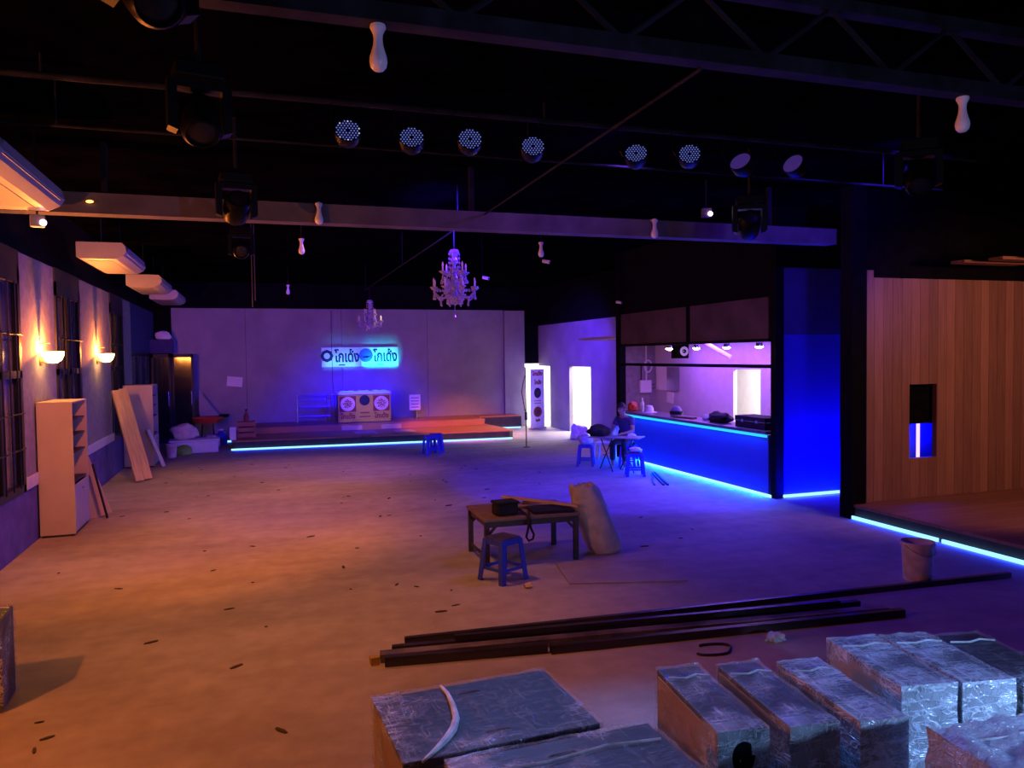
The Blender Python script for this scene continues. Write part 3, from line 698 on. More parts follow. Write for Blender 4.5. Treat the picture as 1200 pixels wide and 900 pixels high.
# ------------------------------------------------------------------ bare bulbs
def bulb0():
    o = thing('hanging_bulb', '', 'light bulb', (0, 0, 0), 0, 'unlit white bulbs under the ceiling')
    obj('socket', lathe(NB(), [(0, 0), (.040, 0), (.043, -.015), (.034, -.032), (.026, -.05), (.024, -.075), (0, -.075)], 20), 'socket', o, smooth=True)
    obj('glass', lathe(NB(), [(0, -.07), (.024, -.07), (.027, -.105), (.036, -.14), (.046, -.17), (.048, -.195), (.042, -.222), (.025, -.24), (0, -.245)], 24), 'bulb', o, smooth=True)
    return o
bl = bulb0(); first = True
for (x, y, z, lab) in ((.66, 4.16, 4.168, 'white bulb on truss beam, upper left of the two largest'), (4.74, 4.16, 4.168, 'white bulb on truss beam, far upper right'),
                    (.73, 9.10, 4.175, 'white bulb against the grey beam, left one'), (5.05, 9.10, 4.175, 'white bulb against the grey beam, right one'),
                    (.72, 12.4, 4.26, 'small white bulb behind the beam, left'), (4.50, 11.9, 4.26, 'small white bulb behind the beam, right of chandelier'),
                    (.82, 20.2, 4.26, 'tiniest far white bulb near the back wall')):
    if first: bl.location = (x, y, z); bl['label'] = lab; o = bl; first = False
    else: o = dup(bl, (x, y, z), None, lab)
    if z > 4.2 : 
        w = obj('drop_wire', tube(NB(), [(0, 0, 0), (0, 0, CZ - z)], .004, 6), 'cable', o)
    elif y > 9: obj('bracket', box(NB(), (.03, .12, .015), (0, .05, .007)), 'socket', o)

# ------------------------------------------------------------------ LED par cans on the pipe
def par(label, x, z, yaw, pitch, bright=False, dim=False):
    o = thing('par_spotlight', label, 'stage light', (x, 6.6, z), 0, 'LED par lights in a row under the ceiling')
    rot = Euler((PI / 2 + pitch, 0, yaw)); R4 = rot.to_matrix().to_4x4()
    b = NB(); lathe(b, [(0, -.16), (.06, -.16), (.10, -.10), (.115, 0), (.115, .02), (.106, .02), (.106, .004), (0, .004)], 26, R4); can = obj('can', b, 'fixture', o, smooth=True)
    f = NB(); lathe(f, [(0, .006), (.104, .006)], 26, R4)
    obj('lens_plate', f, 'parglow' if dim else 'parface', o)
    d = NB(); db = NB()
    for i in range(-6, 7):
        for j in range(-6, 7):
            px, py = (i + .5 * (j % 2)) * .0262, j * .0227
            r = math.hypot(px, py)
            if r > .0985 or r < .012: continue
            tgt = db if (bright and r > .088 and (i + j) % 2 == 0) else d
            lathe(tgt, [(0, .013), (.0064, .010), (.0066, .007)], 7, R4 @ T((px, py, 0)))
    g = obj('led_dots', d, 'parglow' if dim else 'parled', o); g['kind'] = 'stuff'
    if bright: g = obj('bright_led_dots', db, 'parledbright', o); g['kind'] = 'stuff'
    else: db.free()
    y = NB(); tube(y, [R4 @ Vector((-.118, 0, -.03)), Vector((-.12, .10, .05)), Vector((-.12, .15, .28 + 4.58 - z - .28)), Vector((.12, .15, 4.58 - z)), Vector((.12, .10, .05)), R4 @ Vector((.118, 0, -.03))], .009, 6)
    obj('yoke', y, 'fixture', o)
for x, z, yw, pt, br, dm, lb in (
    (.78, 4.30, -.12, .35, True, False, 'leftmost LED par light of the row, with brighter dots on its rim'),
    (1.32, 4.285, -.22, .4, False, False, 'second LED par light from the left in ceiling row'),
    (1.84, 4.31, -.22, .35, False, False, 'third LED par light from the left, nearest the conduit gap'),
    (2.43, 4.29, -.30, .4, False, False, 'fourth LED par light, just left of the sloping pipe line'),
    (3.47, 4.30, -.55, .45, False, False, 'fifth LED par light, first right of the sloping pipe'),
    (4.05, 4.335, -.55, .35, False, False, 'sixth LED par light, second right of the sloping pipe'),
    (4.63, 4.30, -1.15, .55, False, True, 'seventh LED par light, tilted and dim violet'),
    (5.26, 4.32, -1.3, .45, False, True, 'rightmost LED par light, narrow and dim violet')):
    par(lb, x, z, yw * .9 , -pt, br, dm)

# ------------------------------------------------------------------ moving heads
def moving_head(label, loc, s, rz=0, tilt=.6):
    o = thing('moving_head', label, 'stage light', loc, rz, 'moving head lights hung from the ceiling')
    obj('base', box(NB(), (.30 * s, .26 * s, .10 * s), (0, 0, -.05 * s), bev=.015 * s), 'fixture', o)
    obj('yoke', prism(NB(), [(-.19, -.10), (.19, -.10), (.19, -.40), (.135, -.42), (.135, -.15), (-.135, -.15), (-.135, -.42), (-.19, -.40)], -.06, .06, T((0, 0, 0), (PI / 2, 0, 0), (s, s, s))), 'fixture', o)
    R4 = T((0, 0, -.33 * s), (PI / 2 + tilt, 0, 0), (s, s, s))
    h = obj('head', lathe(NB(), [(0, -.17), (.08, -.17), (.115, -.12), (.125, .0), (.12, .12), (.10, .15), (.09, .15), (.085, .13), (0, .13)], 22, R4), 'fixture', o, smooth=True)
    obj('lens', lathe(NB(), [(0, .145), (.05, .14), (.085, .131)], 20, R4), 'lens', h, smooth=True)
    obj('hook', tube(NB(), [(0, 0, 0), (0, 0, CZ - loc[2])], .02 * s, 8), 'iron', o)
moving_head('moving head light hanging in front of the grey beam, left side', (-.14, 8.0, 4.2), 1.0, .15, -.5)
moving_head('moving head light above left, second from the top corner', (-.30, 5.3, 4.25), 1.0, .2, .9)
moving_head('moving head light cut by the top picture edge', (-.40, 3.75, 4.35), 1.0, .4, .7)
moving_head('moving head light hanging before the right end of grey beam', (5.45, 7.6, 4.2), 1.0, -.5, -.6)
moving_head('dim moving head light high above the timber booth', (5.75, 5.5, 4.3), 1.0, -.7, .8)
moving_head('distant moving head light behind the beam on the left', (-.15, 11.2, 4.2), .9, 0, .4)
tr = NB()
for dx in (-.02, .02): tube(tr, [(.0 + dx, 12.5, 3.2 if dx < 0 else 3.3), (.0 + dx, 12.5, CZ)], .01, 6)
tag(obj('hanging_wires', tr, 'cable'), 'pair of dark wires hanging beyond the left moving heads', 'cable', kind='stuff')
# lamps at both ends of the beam
def flood(label, loc, rz):
    o = thing('flood_light', label, 'flood light', loc, rz, 'small lit flood lights under the ceiling')
    obj('housing', box(NB(), (.13, .10, .12), (0, 0, 0), bev=.01), 'acwhite', o)
    obj('lamp_face', lathe(NB(), [(0, 0), (.032, 0), (.028, .014), (0, .02)], 18, T((.045, -.05, -.02), (PI / 2, 0, 0))), 'whitelamp', o)
    obj('bracket', box(NB(), (.02, .02, CZ - loc[2]), (0, .02, (CZ - loc[2]) / 2)), 'iron', o)
flood('small lit flood light on the right part of grey beam', (5.84, 9.10, 4.30), -.4)
flood('small lit flood light near the second air conditioner', (-2.05, 8.9, 3.82), .3)
bd = thing('beam_reflection', 'tiny orange reflection, built as a glow, on left part of grey beam', 'lamp', (-1.62, 9.17, 4.085))  # no lamp here: an added glow stands in for an orange reflection
obj('rim', lathe(NB(), [(.03, 0), (.05, 0), (.05, .02), (.03, .02)], 18, T((0, .0, 0), (PI / 2, 0, 0), (1.3, .6, 1))), 'brass', bd)
obj('lamp_disc', lathe(NB(), [(0, 0), (.03, 0), (.03, .012), (0, .015)], 16, T((0, 0, 0), (PI / 2, 0, 0), (1.3, .6, 1))), 'orangeglint', bd)  # glowing disc standing in for the orange reflection, no lamp
def camdome(label, loc):
    o = thing('security_camera', label, 'security camera', loc, .6, 'small white cameras')
    obj('camera_body', tube(NB(), [(0, .06, 0), (0, -.07, -.03)], .03, 12), 'whiteplastic', o); obj('lens', lathe(NB(), [(0, 0), (.02, 0), (.018, .006), (0, .006)], 12, T((0, -.07, -.03), (PI / 2 - .2, 0, 0))), 'lens', o)
    obj('mount', tube(NB(), [(0, .05, 0), (0, .08, .1), (0, .08, CZ - loc[2])], .006, 6), 'black', o)
camdome('small white camera right of the large chandelier', (4.05, 13.6, 3.85)); camdome('small white camera left of the bar frame', (7.55, 15.2, 3.55))
camdome('small white camera below the right small bulb', (4.7, 12.2, 4.0))

# ------------------------------------------------------------------ chandeliers
def chandelier(label, x, y, ztop, drop, D, Hh, tiers):
    o = thing('chandelier', label, 'chandelier', (x, y, ztop), 0, 'crystal chandeliers on the ridge pipe')
    obj('rod', tube(NB(), [(0, 0, 0), (0, 0, -drop)], .006, 6), 'iron', o)
    z0 = -drop; H = Hh
    obj('column', lathe(NB(), [(0, z0), (.055, z0), (.075, z0 - .05 * H), (.04, z0 - .1 * H), (.035, z0 - .14 * H), (.055, z0 - .2 * H), (.02, z0 - .28 * H), (.06, z0 - .33 * H), (.03, z0 - .40 * H), (.055, z0 - .48 * H), (.03, z0 - .56 * H), (.08, z0 - .62 * H), (.03, z0 - .7 * H), (.09, z0 - .8 * H), (.07, z0 - .9 * H), (0, z0 - .96 * H)], 14), 'crystal', o, smooth=True)
    obj('bottom_finial', lathe(NB(), [(0, z0 - .95 * H), (.004, z0 - .96 * H), (.004, z0 - 1.12 * H), (.018, z0 - 1.15 * H), (0, z0 - 1.18 * H)], 8), 'crystal', o)
    def strand(par_, pts, drops=5):
        k = NB(); tube(k, pts, .003, 4)
        for i in range(drops):
            t = (i + .5) / drops * (len(pts) - 1); a = int(t); p = Vector(pts[a]).lerp(Vector(pts[min(a + 1, len(pts) - 1)]), t - a)
            bmesh.ops.create_icosphere(k, subdivisions=1, radius=.014, matrix=T(p, (0, 0, 0), (1, 1, 1.3)))
        return obj('crystal_strand', k, 'crystal', par_)
    for (n, R, zc, ph) in tiers:
        for i in range(n):
            a = 2 * PI * i / n + ph; c, s = math.cos(a), math.sin(a)
            P = lambda r, z: (c * r, s * r, z0 - z * H)
            arm = obj('arm', tube(NB(), [P(.03, zc - .02), P(R * .35, zc + .10), P(R * .7, zc + .10), P(R * .95, zc + .02), P(R, zc - .03)], .008, 6), 'crystal', o, smooth=True)
            obj('cup', lathe(NB(), [(0, 0), (.02, .0), (.045, .02), (.05, .03), (.02, .02), (0, .02)], 10, T(P(R, zc - .03))), 'crystal', arm)
            obj('candle', lathe(NB(), [(0, .02), (.011, .02), (.011, .10), (.015, .12), (.007, .15), (0, .165)], 8, T(P(R, zc - .03))), 'candle', arm)
            strand(arm, [P(R, zc - .01), P(R * .99, zc + .06), P(R * .98, zc + .13)], 3)
            a2 = a + 2 * PI / n
            Q = [(math.cos(a + (a2 - a) * t) * R * .96, math.sin(a + (a2 - a) * t) * R * .96, z0 - (zc + .02 + .10 * math.sin(PI * t)) * H) for t in [j / 6 for j in range(7)]]
            strand(arm, Q, 7)
            strand(arm, [P(R * .7, zc + .10), P(R * .68, zc + .18), P(R * .66, zc + .24)], 4)
            strand(arm, [P(R * .35, zc + .10), P(R * .36, zc + .16), P(R * .37, zc + .21)], 3)
            strand(arm, [P(.05, zc - .14), P(R * .5, zc - .02), P(R * .95, zc - .03)], 6)
            obj('bobeche', lathe(NB(), [(.015, 0), (.055, .012), (.06, .004), (.05, .0), (.015, -.008)], 9, T(P(R, zc - .06))), 'crystal', arm)
    for i in range(6):
        a = 2 * PI * i / 6; c, s = math.cos(a), math.sin(a)
        strand(o, [(c * .07, s * .07, z0 - .04 * H), (c * .075, s * .075, z0 - .3 * H), (c * .11, s * .11, z0 - .55 * H)], 7)
chandelier('larger crystal chandelier with two tiers of candle arms', 2.62, 10.3, 4.145, .28, .61, .80, ((8, .30, .72, .1), (4, .19, .45, .35)))
chandelier('smaller far crystal chandelier before the back wall', 2.73, 19.3, 4.145, .31, .58, .80, ((8, .29, .72, .2), (4, .16, .5, .5)))

# ------------------------------------------------------------------ work table, stool and sack
wt = thing('work_table', 'low timber work table in the middle of the floor', 'table', (2.99, 8.66, 0), -.03)
obj('tabletop', box(NB(), (1.16, .88, .035), (0, 0, .545), bev=.006), 'tabletop', wt)
for sy in (-1, 1): obj('apron', box(NB(), (1.06, .03, .07), (0, sy * .39, .492)), 'tableleg', wt)
for sx in (-1, 1): obj('apron', box(NB(), (.03, .76, .07), (sx * .53, 0, .492)), 'tableleg', wt)
for sx in (-1, 1):
    for sy in (-1, 1):
        obj('leg', box(NB(), (.055, .055, .527), (sx * .54, sy * .385, .2635), bev=.004), 'tableleg', wt)
        obj('corner_brace', box(NB(), (.16, .02, .03), (sx * .475, sy * .385, .42), (0, sx * .8, 0)), 'tableleg', wt)
obj('side_rail', box(NB(), (.025, .72, .03), (-.54, 0, .10)), 'tableleg', wt)

def stool(label, loc, rz=0, seat='blueplastic'):
    o = thing('plastic_stool', label, 'stool', loc, rz, 'blue plastic stools'); h = .47
    k = NB(); box(k, (.28, .28, .022), (0, 0, h - .011), bev=.01, seg=3); obj('seat', k, seat, o)
    k = NB()
    for s in (-1, 1):
        box(k, (.27, .014, .06), (0, s * .136, h - .045)); box(k, (.014, .27, .06), (s * .136, 0, h - .045))
    obj('apron', k, 'blueplastic', o)
    for sx in (-1, 1):
        for sy in (-1, 1):
            k = NB(); poly = [(-.028, -.028), (.028, -.028), (.028, -.014), (-.014, -.014), (-.014, .028), (-.028, .028)]
            lo = [k.verts.new((sx * (.165 + x * 1.05) , sy * (.165 + y * 1.05), 0)) for x, y in [(-q[0], -q[1]) for q in poly]]
            hi = [k.verts.new((sx * (.122 + x), sy * (.122 + y), h - .02)) for x, y in [(-q[0], -q[1]) for q in poly]]
            n = len(poly)
            k.faces.new(lo[::-1]); k.faces.new(hi)
            for i in range(n): k.faces.new((lo[i], lo[(i + 1) % n], hi[(i + 1) % n], hi[i]))
            obj('leg', k, 'blueplastic', o)
    for s in (-1, 1):
        obj('stretcher', box(NB(), (.30, .012, .035), (0, s * .158, .14)), 'blueplastic', o)
        obj('stretcher', box(NB(), (.012, .30, .035), (s * .158, 0, .14)), 'blueplastic', o)
    return o
stl = stool('blue plastic stool with dark seat in front of work table', (2.47, 7.80, 0), .45, 'darkseat')
# drill case with a hanging strap
dc = thing('tool_case', 'black tool case with hanging strap on the work table', 'tool case', (2.70, 8.42, .5625), .1)
obj('case_body', box(NB(), (.27, .2, .14), (0, 0, .07), bev=.03), 'bag', dc); obj('lid', box(NB(), (.28, .21, .03), (0, 0, .15), bev=.012), 'bag', dc)
sp_ = [(.15, -.06, .06), (.19, -.16, .02), (.19, -.26, -.02), (.165, -.27, -.14), (.14, -.275, -.22), (.17, -.28, -.265), (.22, -.28, -.25), (.235, -.28, -.20), (.20, -.27, -.12), (.195, -.265, -.04), (.22, -.18, .015), (.28, -.05, .02)]
obj('strap', tube(NB(), sp_, .014, 6), 'bag', dc)
tag(obj('dark_board', box(NB(), (.50, .36, .035), (0, 0, .0175), bev=.005), 'bag', loc=(3.27, 8.44, .5645), rot=(0, 0, -.1)), 'dark flat case lying on the work table', 'case')
plank('long pine batten lying across the table towards the sack', (2.86, 9.02, .66), (3.56, 8.26, .632), .07, .022, 'pine', group='battens on the work table', roll=.1)
plank('short pine batten lying along the back of the work table', (2.9, 8.74, .580), (3.50, 8.70, .585), .08, .022, 'pine', group='battens on the work table', roll=0)
k = NB()
for i in range(14):
    bmesh.ops.create_icosphere(k, subdivisions=1, radius=1, matrix=T((random.uniform(-.3, .3), random.uniform(-.1, .1), .012), (0, 0, random.random() * 3), (random.uniform(.02, .06), random.uniform(.015, .03), .012)))
tag(obj('scrap_pile', k, 'tabletop', loc=(3.2, 8.98, .5625)), 'loose offcuts along the rear of the work table', 'offcuts', kind='stuff')
# woven sack
k = NB(); rings = []
axis = [((3.92, 8.46, .0), .17, .15), ((3.92, 8.46, .05), .22, .19), ((3.87, 8.46, .2), .23, .20), ((3.80, 8.47, .38), .225, .20), ((3.74, 8.48, .55), .20, .19), ((3.70, 8.49, .68), .18, .17), ((3.67, 8.50, .77), .165, .15), ((3.645, 8.5, .825), .15, .13), ((3.64, 8.5, .83), .12, .10), ((3.65, 8.5, .74), .09, .07)]
for i, (c, ra, rb_) in enumerate(axis):
    ring = []
    for j in range(28):
        a = 2 * PI * j / 28; q = Vector((math.cos(a), math.sin(a), c[2] * 3))
        kf = 1 + .22 * noise.noise(q * 1.3 + Vector((4, 2, i * .1))) + .06 * noise.noise(q * 5)
        ring.append(k.verts.new((c[0] + ra * 1.04 * kf * math.cos(a), c[1] + rb_ * kf * math.sin(a), max(.004, c[2] + (.05 * noise.noise(q * 3) if i > 5 else 0)))))
    rings.append(ring)
for A, B in zip(rings, rings[1:]):
    for j in range(28): k.faces.new((A[j], A[(j + 1) % 28], B[(j + 1) % 28], B[j]))
k.faces.new(rings[0][::-1]); k.faces.new(rings[-1])
tag(obj('woven_sack', k, 'sack', loc=(.07, 0, 0), smooth=True), 'tall pale woven sack slumped against the work table', 'sack')
hb = NB(); prism(hb, [(3.22, 8.16), (3.06, 7.36), (4.26, 7.02), (4.42, 7.82)], .001, .014)
tag(obj('hardboard_sheet', hb, 'cardboard'), 'thin hardboard sheet lying on the floor by the sack', 'board')
tag(obj('crumpled_wrapper', blob(NB(), (.1, .07, .05), amp=.45, freq=6, seed=2, sub=2), 'crumple', loc=(2.62, 7.42, 0)), 'crumpled yellow wrapper on the floor beside the stool', 'wrapper')

# ------------------------------------------------------------------ steel tubes on the floor
def bar(label, a, bpt, w, h, m='steelpipe', z=0.0, name='steel_tube', cap=None):
    a, bpt = Vector((*a, z)), Vector((*bpt, z)); d = bpt - a; L = d.length
    b = NB(); t = .004
    for (y0, y1, z0, z1) in ((-w / 2, w / 2, 0, t), (-w / 2, w / 2, h - t, h), (-w / 2, -w / 2 + t, t, h - t), (w / 2 - t, w / 2, t, h - t)): cuboid(b, (0, y0, z0), (L, y1, z1))
    o = obj(name, b, m, loc=a, rot=(0, 0, math.atan2(d.y, d.x))); tag(o, label, 'steel tube', 'steel tubes lying on the floor')
    return o
bar('longest steel tube, at the rear of the floor bundle reaching the platform', (1.13, 6.32), (7.48, 5.95), .05, .055)
bar('second steel tube from the rear of the floor bundle', (1.0, 6.18), (5.35, 5.78), .06, .05)
bar('wide dull grey channel along the middle of floor bundle', (.88, 6.03), (5.42, 5.52), .10, .065, 'channel')
bar('short steel tube at the front left of the floor bundle', (.90, 5.92), (2.18, 5.74), .07, .075)
bar('front right steel tube of the floor bundle', (2.2, 5.70), (5.5, 5.40), .06, .07)
bar('steel tube lying on top of the floor bundle', (1.5, 6.08), (5.05, 5.70), .05, .045, 'steelpipe', .0655)
tag(obj('timber_block', box(NB(), (.07, .06, .06), (0, 0, .03)), 'rust', loc=(.83, 5.98, 0), rot=(0, 0, .1)), 'small yellow block at the left end of the floor bundle', 'block')
cc = tube(NB(), [(3.45 + .16 * math.cos(a) + .02 * math.sin(3 * a), 5.30 + .11 * math.sin(a), .012) for a in [-.9 * PI + 1.5 * PI * i / 24 for i in range(25)]], .010, 6)
tag(obj('cable_ring', cc, 'cable'), 'curled piece of black cable on the floor behind boxes', 'cable')
tag(obj('plastic_scrap', blob(NB(), (.16, .1, .07), amp=.4, freq=5, seed=4), 'clearbag', loc=(4.05, 5.30, 0), smooth=True), 'crumpled clear plastic scrap on floor by the tubes', 'plastic scrap')
rodspec = (((7.60, 13.75), (7.08, 12.32)), ((7.52, 13.70), (7.0, 12.34)), ((7.42, 13.55), (6.86, 12.42)))
for (a, c), lb in zip(rodspec, ('right one of three dark rods on the floor by the bar', 'middle one of three dark rods on the floor by bar', 'left one of three dark rods on the floor by the bar')):
    bar(lb, a, c, .03, .03, 'steelpipe', 0.0, 'metal_rod')
# litter on the concrete
k = NB(); random.seed(21)
for i in range(70):
    x, y = random.uniform(-2.2, 6.0), random.uniform(4.4, 19)
    if (2.9 < x < 4.6 and 6.8 < y < 8.4) or (x > .6 and 5.0 < y < 6.6): continue
    bmesh.ops.create_icosphere(k, subdivisions=1, radius=1, matrix=T((x, y, .006), (0, 0, random.random() * 6), (random.uniform(.015, .06), random.uniform(.008, .02), .006)))
for (x, y) in ((-.2, 6.3), (.1, 5.1), (-.9, 7.1), (.65, 10.6), (1.6, 7.0), (2.1, 13.0), (3.4, 14.5), (.9, 8.9), (3.9, 13.2), (2.9, 12.0), (4.55, 8.5), (4.2, 8.6)):
    bmesh.ops.create_icosphere(k, subdivisions=1, radius=1, matrix=T((x, y, .006), (0, 0, random.random() * 6), (.07, .018, .01)))
tag(obj('floor_litter', k, 'debris'), 'scattered dark chips and leaves on the concrete floor', 'litter', kind='stuff')

# ------------------------------------------------------------------ wrapped loudspeaker boxes
def wrapbox(b, sx, sy, sz, amp, seed, n=(14, 14, 9)):
    """box skin cut into a grid and crinkled outward"""
    def V(u, v, w): return Vector(((u - .5) * sx, (v - .5) * sy, w * sz))
    cache = {}
    def gv(i, j, k):
        key = (i, j, k)
        if key not in cache:
            p = V(i / n[0], j / n[1], k / n[2]); c = Vector((0, 0, sz / 2)); d = (p - c)
            q = p * 7 + Vector((seed * 5.3, seed * 2.1, seed)); s = amp * (noise.noise(q) + .6 * noise.noise(q * 2.7))
            e = Vector((1 if i == n[0] else -1 if i == 0 else 0, 1 if j == n[1] else -1 if j == 0 else 0, 1 if k == n[2] else 0))
            p = p + e * abs(s)
            if k == 0: p.z = 0.002
            cache[key] = b.verts.new(p)
        return cache[key]
    X, Y, Z = n
    for i in range(X):
        for j in range(Y): b.faces.new((gv(i, j, Z), gv(i + 1, j, Z), gv(i + 1, j + 1, Z), gv(i, j + 1, Z)))
    for i in range(X):
        for k in range(Z):
            b.faces.new((gv(i, 0, k), gv(i + 1, 0, k), gv(i + 1, 0, k + 1), gv(i, 0, k + 1))); b.faces.new((gv(i, Y, k), gv(i, Y, k + 1), gv(i + 1, Y, k + 1), gv(i + 1, Y, k)))
    for j in range(Y):
        for k in range(Z):
            b.faces.new((gv(0, j, k), gv(0, j, k + 1), gv(0, j + 1, k + 1), gv(0, j + 1, k))); b.faces.new((gv(X, j, k), gv(X, j + 1, k), gv(X, j + 1, k + 1), gv(X, j, k + 1)))
    return b
def speaker(label, cx, cy, sx, sy, h, rz, wrap='wrap', seed=1, port=True, group='plastic wrapped loudspeakers in the foreground', z=0.0, tail=False, amp=.009):
    o = thing('wrapped_loudspeaker', label, 'loudspeaker', (cx, cy, z), rz, group)
    cab = obj('cabinet', box(NB(), (sx - .014, sy - .014, h - .009), (0, 0, (h - .009) / 2 + .002), bev=.008), 'cab', o)
    obj('side_panel', box(NB(), (.012, sy - .07, h - .07), (-(sx - .014) / 2, 0, h / 2)), 'cabside', o)  # left side only, browner than the cabinet
    g = obj('grille', box(NB(), (sx - .08, .012, h - .09), (0, -(sy - .014) / 2, h / 2)), 'grille', o)
    if port: obj('port', lathe(NB(), [(.058, 0), (.058, .003), (0, .003)], 20, T((0, -(sy - .014) / 2 - .0065, h * .80), (PI / 2, 0, 0), (1, 1.3, 1))), 'black', g)
    for s in (-1, 1): obj('handle', tube(NB(), [(-.07, s * (sy / 2 - .13), h - .010), (-.05, s * (sy / 2 - .13), h - .003), (.05, s * (sy / 2 - .13), h - .003), (.07, s * (sy / 2 - .13), h - .010)], .004, 6), 'iron', o)
    obj('plastic_wrap', wrapbox(NB(), sx, sy, h, amp, seed), wrap, o, smooth=True)
    k = NB()     # a rolled fold of film across the top
    if tail:
        P = [(-.12, .335, h + .002), (-.115, .22, h + .008), (-.13, .08, h + .01), (-.155, -.06, h + .01), (-.20, -.16, h + .01), (-.26, -.24, h + .01), (-.325, -.305, h + .008), (-.40, -.35, h - .01)]
        tube(k, P, [.008, .011, .015, .018, .02, .017, .012, .007], 8)
    else:
        tube(k, [(-sx * .45, sy * .30, h + .004), (-sx * .1, sy * .26, h + .008), (sx * .2, sy * .31, h + .006), (sx * .46, sy * .27, h + .004)], .006, 6)
    obj('film_fold', k, 'clearbag', o, smooth=True)
    return o
R1 = -.12
speaker('wide plastic wrapped black box, left and farthest of the foreground', 1.03, 3.62, .97, .70, .645, .05, 'wrap3', 1, False, tail=True)
speaker('wide wrapped box nearest the camera at bottom centre', 1.24, 2.80, 1.0, .80, .66, .02, 'wrap', 2, False)
speaker('narrow wrapped speaker with a dark port, first left of the three', 2.155, 3.37, .255, .76, .65, R1, 'wrap', 3)
speaker('narrow wrapped speaker, middle one of the three', 2.50, 3.30, .255, .76, .65, R1, 'wrap', 4, False)
speaker('narrow wrapped speaker, right one of the three', 2.84, 3.22, .255, .74, .65, R1, 'wrap2', 5, False)
speaker('larger wrapped speaker at right, left one of the tight group', 3.37, 3.42, .32, .70, .65, R1 - .05, 'wrap2', 6, False)
speaker('larger wrapped speaker at right, middle one of the tight group', 3.70, 3.35, .31, .70, .65, R1 - .05, 'wrap2', 7, False)
speaker('larger wrapped speaker at right, last of tight group at picture edge', 4.03, 3.27, .31, .70, .64, R1 - .05, 'wrap3', 8, False)
speaker('brightest densely wrapped box in the bottom right corner', 3.20, 2.34, .66, .62, .66, -.08, 'wrap4', 9, False, amp=.04)
speaker('dark wrapped box cut by the left picture edge', -1.90, 6.20, .40, .40, .64, .05, 'wrap3', 10, False)
tag(obj('brown_film_bag', blob(NB(), (.16, .16, .16), amp=.4, freq=4, seed=6), 'cabside', loc=(2.77, 2.58, 0.0), smooth=True), 'brown crumpled film lump beside the brightest wrapped box', 'film')

# ------------------------------------------------------------------ folding table, stools and the seated person by the bar
ft = thing('folding_table', 'folding table with crossed legs in front of the bar', 'table', (7.02, 14.30, 0), -.745)
obj('tabletop', box(NB(), (1.08, .48, .022), (0, 0, .70), bev=.008), 'cabdoor', ft)
for s in (-1, 1):
    for q in (-1, 1):
        obj('leg', tube(NB(), [(s * .22 + q * .20, -.2 * q, 0), (s * .22 - q * .18, .17 * q, .688)], .011, 8), 'iron', ft)
    obj('leg_brace', tube(NB(), [(s * .22, -.2, .34), (s * .22, .2, .34)], .008, 6), 'iron', ft)
dup(stl, (7.07, 13.58, 0), -.4, 'blue plastic stool before the folding table with a cloth on it').children[0].data = bpy.data.meshes['seat.001'] if 'seat.001' in bpy.data.meshes else stl.children[0].data
stool('blue plastic stool behind the left end of the folding table', (6.75, 15.25, 0), -.5)
tiny = stool('left one of two blue stools standing before the stage', (4.05, 18.5, 0), .1)
dup(tiny, (4.27, 18.95, 0), -.1, 'right one of two blue stools standing before the stage')
seatst = stool('blue plastic stool under the seated person', (7.52, 14.72, 0), -.7)
for nm, lb, lo, sz, mm, sd in (('black_bag', 'black soft bag on the left end of the folding table', (6.70, 14.50, .716), (.46, .3, .24), 'bag', 1),
                        ('plastic_bag', 'white plastic bag on the blue stool behind the folding table', (6.75, 15.25, .471), (.3, .28, .22), 'clearbag', 3),
                        ('folded_cloth', 'pale cyan cloth lying on the blue stool before the table', (7.09, 13.58, .471), (.26, .22, .10), 'whiteplastic', 6),
                        ('food_box', 'small white packet on the right end of folding table', (7.25, 14.05, .712), (.18, .12, .07), 'paper', 9),
                        ('cloth_bundle', 'pale patterned bundle on the floor by the bright doorway', (8.75, 20.2, 0), (.5, .42, .42), 'clearbag', 11)):
    tag(obj(nm, blob(NB(), sz, amp=.22, seed=sd), mm, loc=lo, smooth=True), lb, nm.split('_')[-1])
# white arch-backed chair behind the table
ch = thing('plastic_chair', 'white plastic chair with arched back behind folding table', 'chair', (7.35, 15.55, 0), -2.3)
obj('seat', box(NB(), (.40, .40, .03), (0, 0, .44), bev=.012), 'whiteplastic', ch)
arch = [(-.19, .19, .44), (-.21, .23, .7)] + [(.2 * math.cos(a), .25, .72 + .16 * math.sin(a)) for a in [PI - PI * i / 8 for i in range(9)]] + [(.21, .23, .7), (.19, .19, .44)]
obj('back_arch', tube(NB(), arch, .024, 8), 'whiteplastic', ch, smooth=True)
for x in (-.08, 0, .08): obj('back_slat', tube(NB(), [(x, .2, .45), (x, .245, .85)], .012, 6), 'whiteplastic', ch)
for sx in (-1, 1):
    for sy in (-1, 1): obj('leg', tube(NB(), [(sx * .17, sy * .17, .43), (sx * .21, sy * .21, 0)], .018, 8), 'whiteplastic', ch)

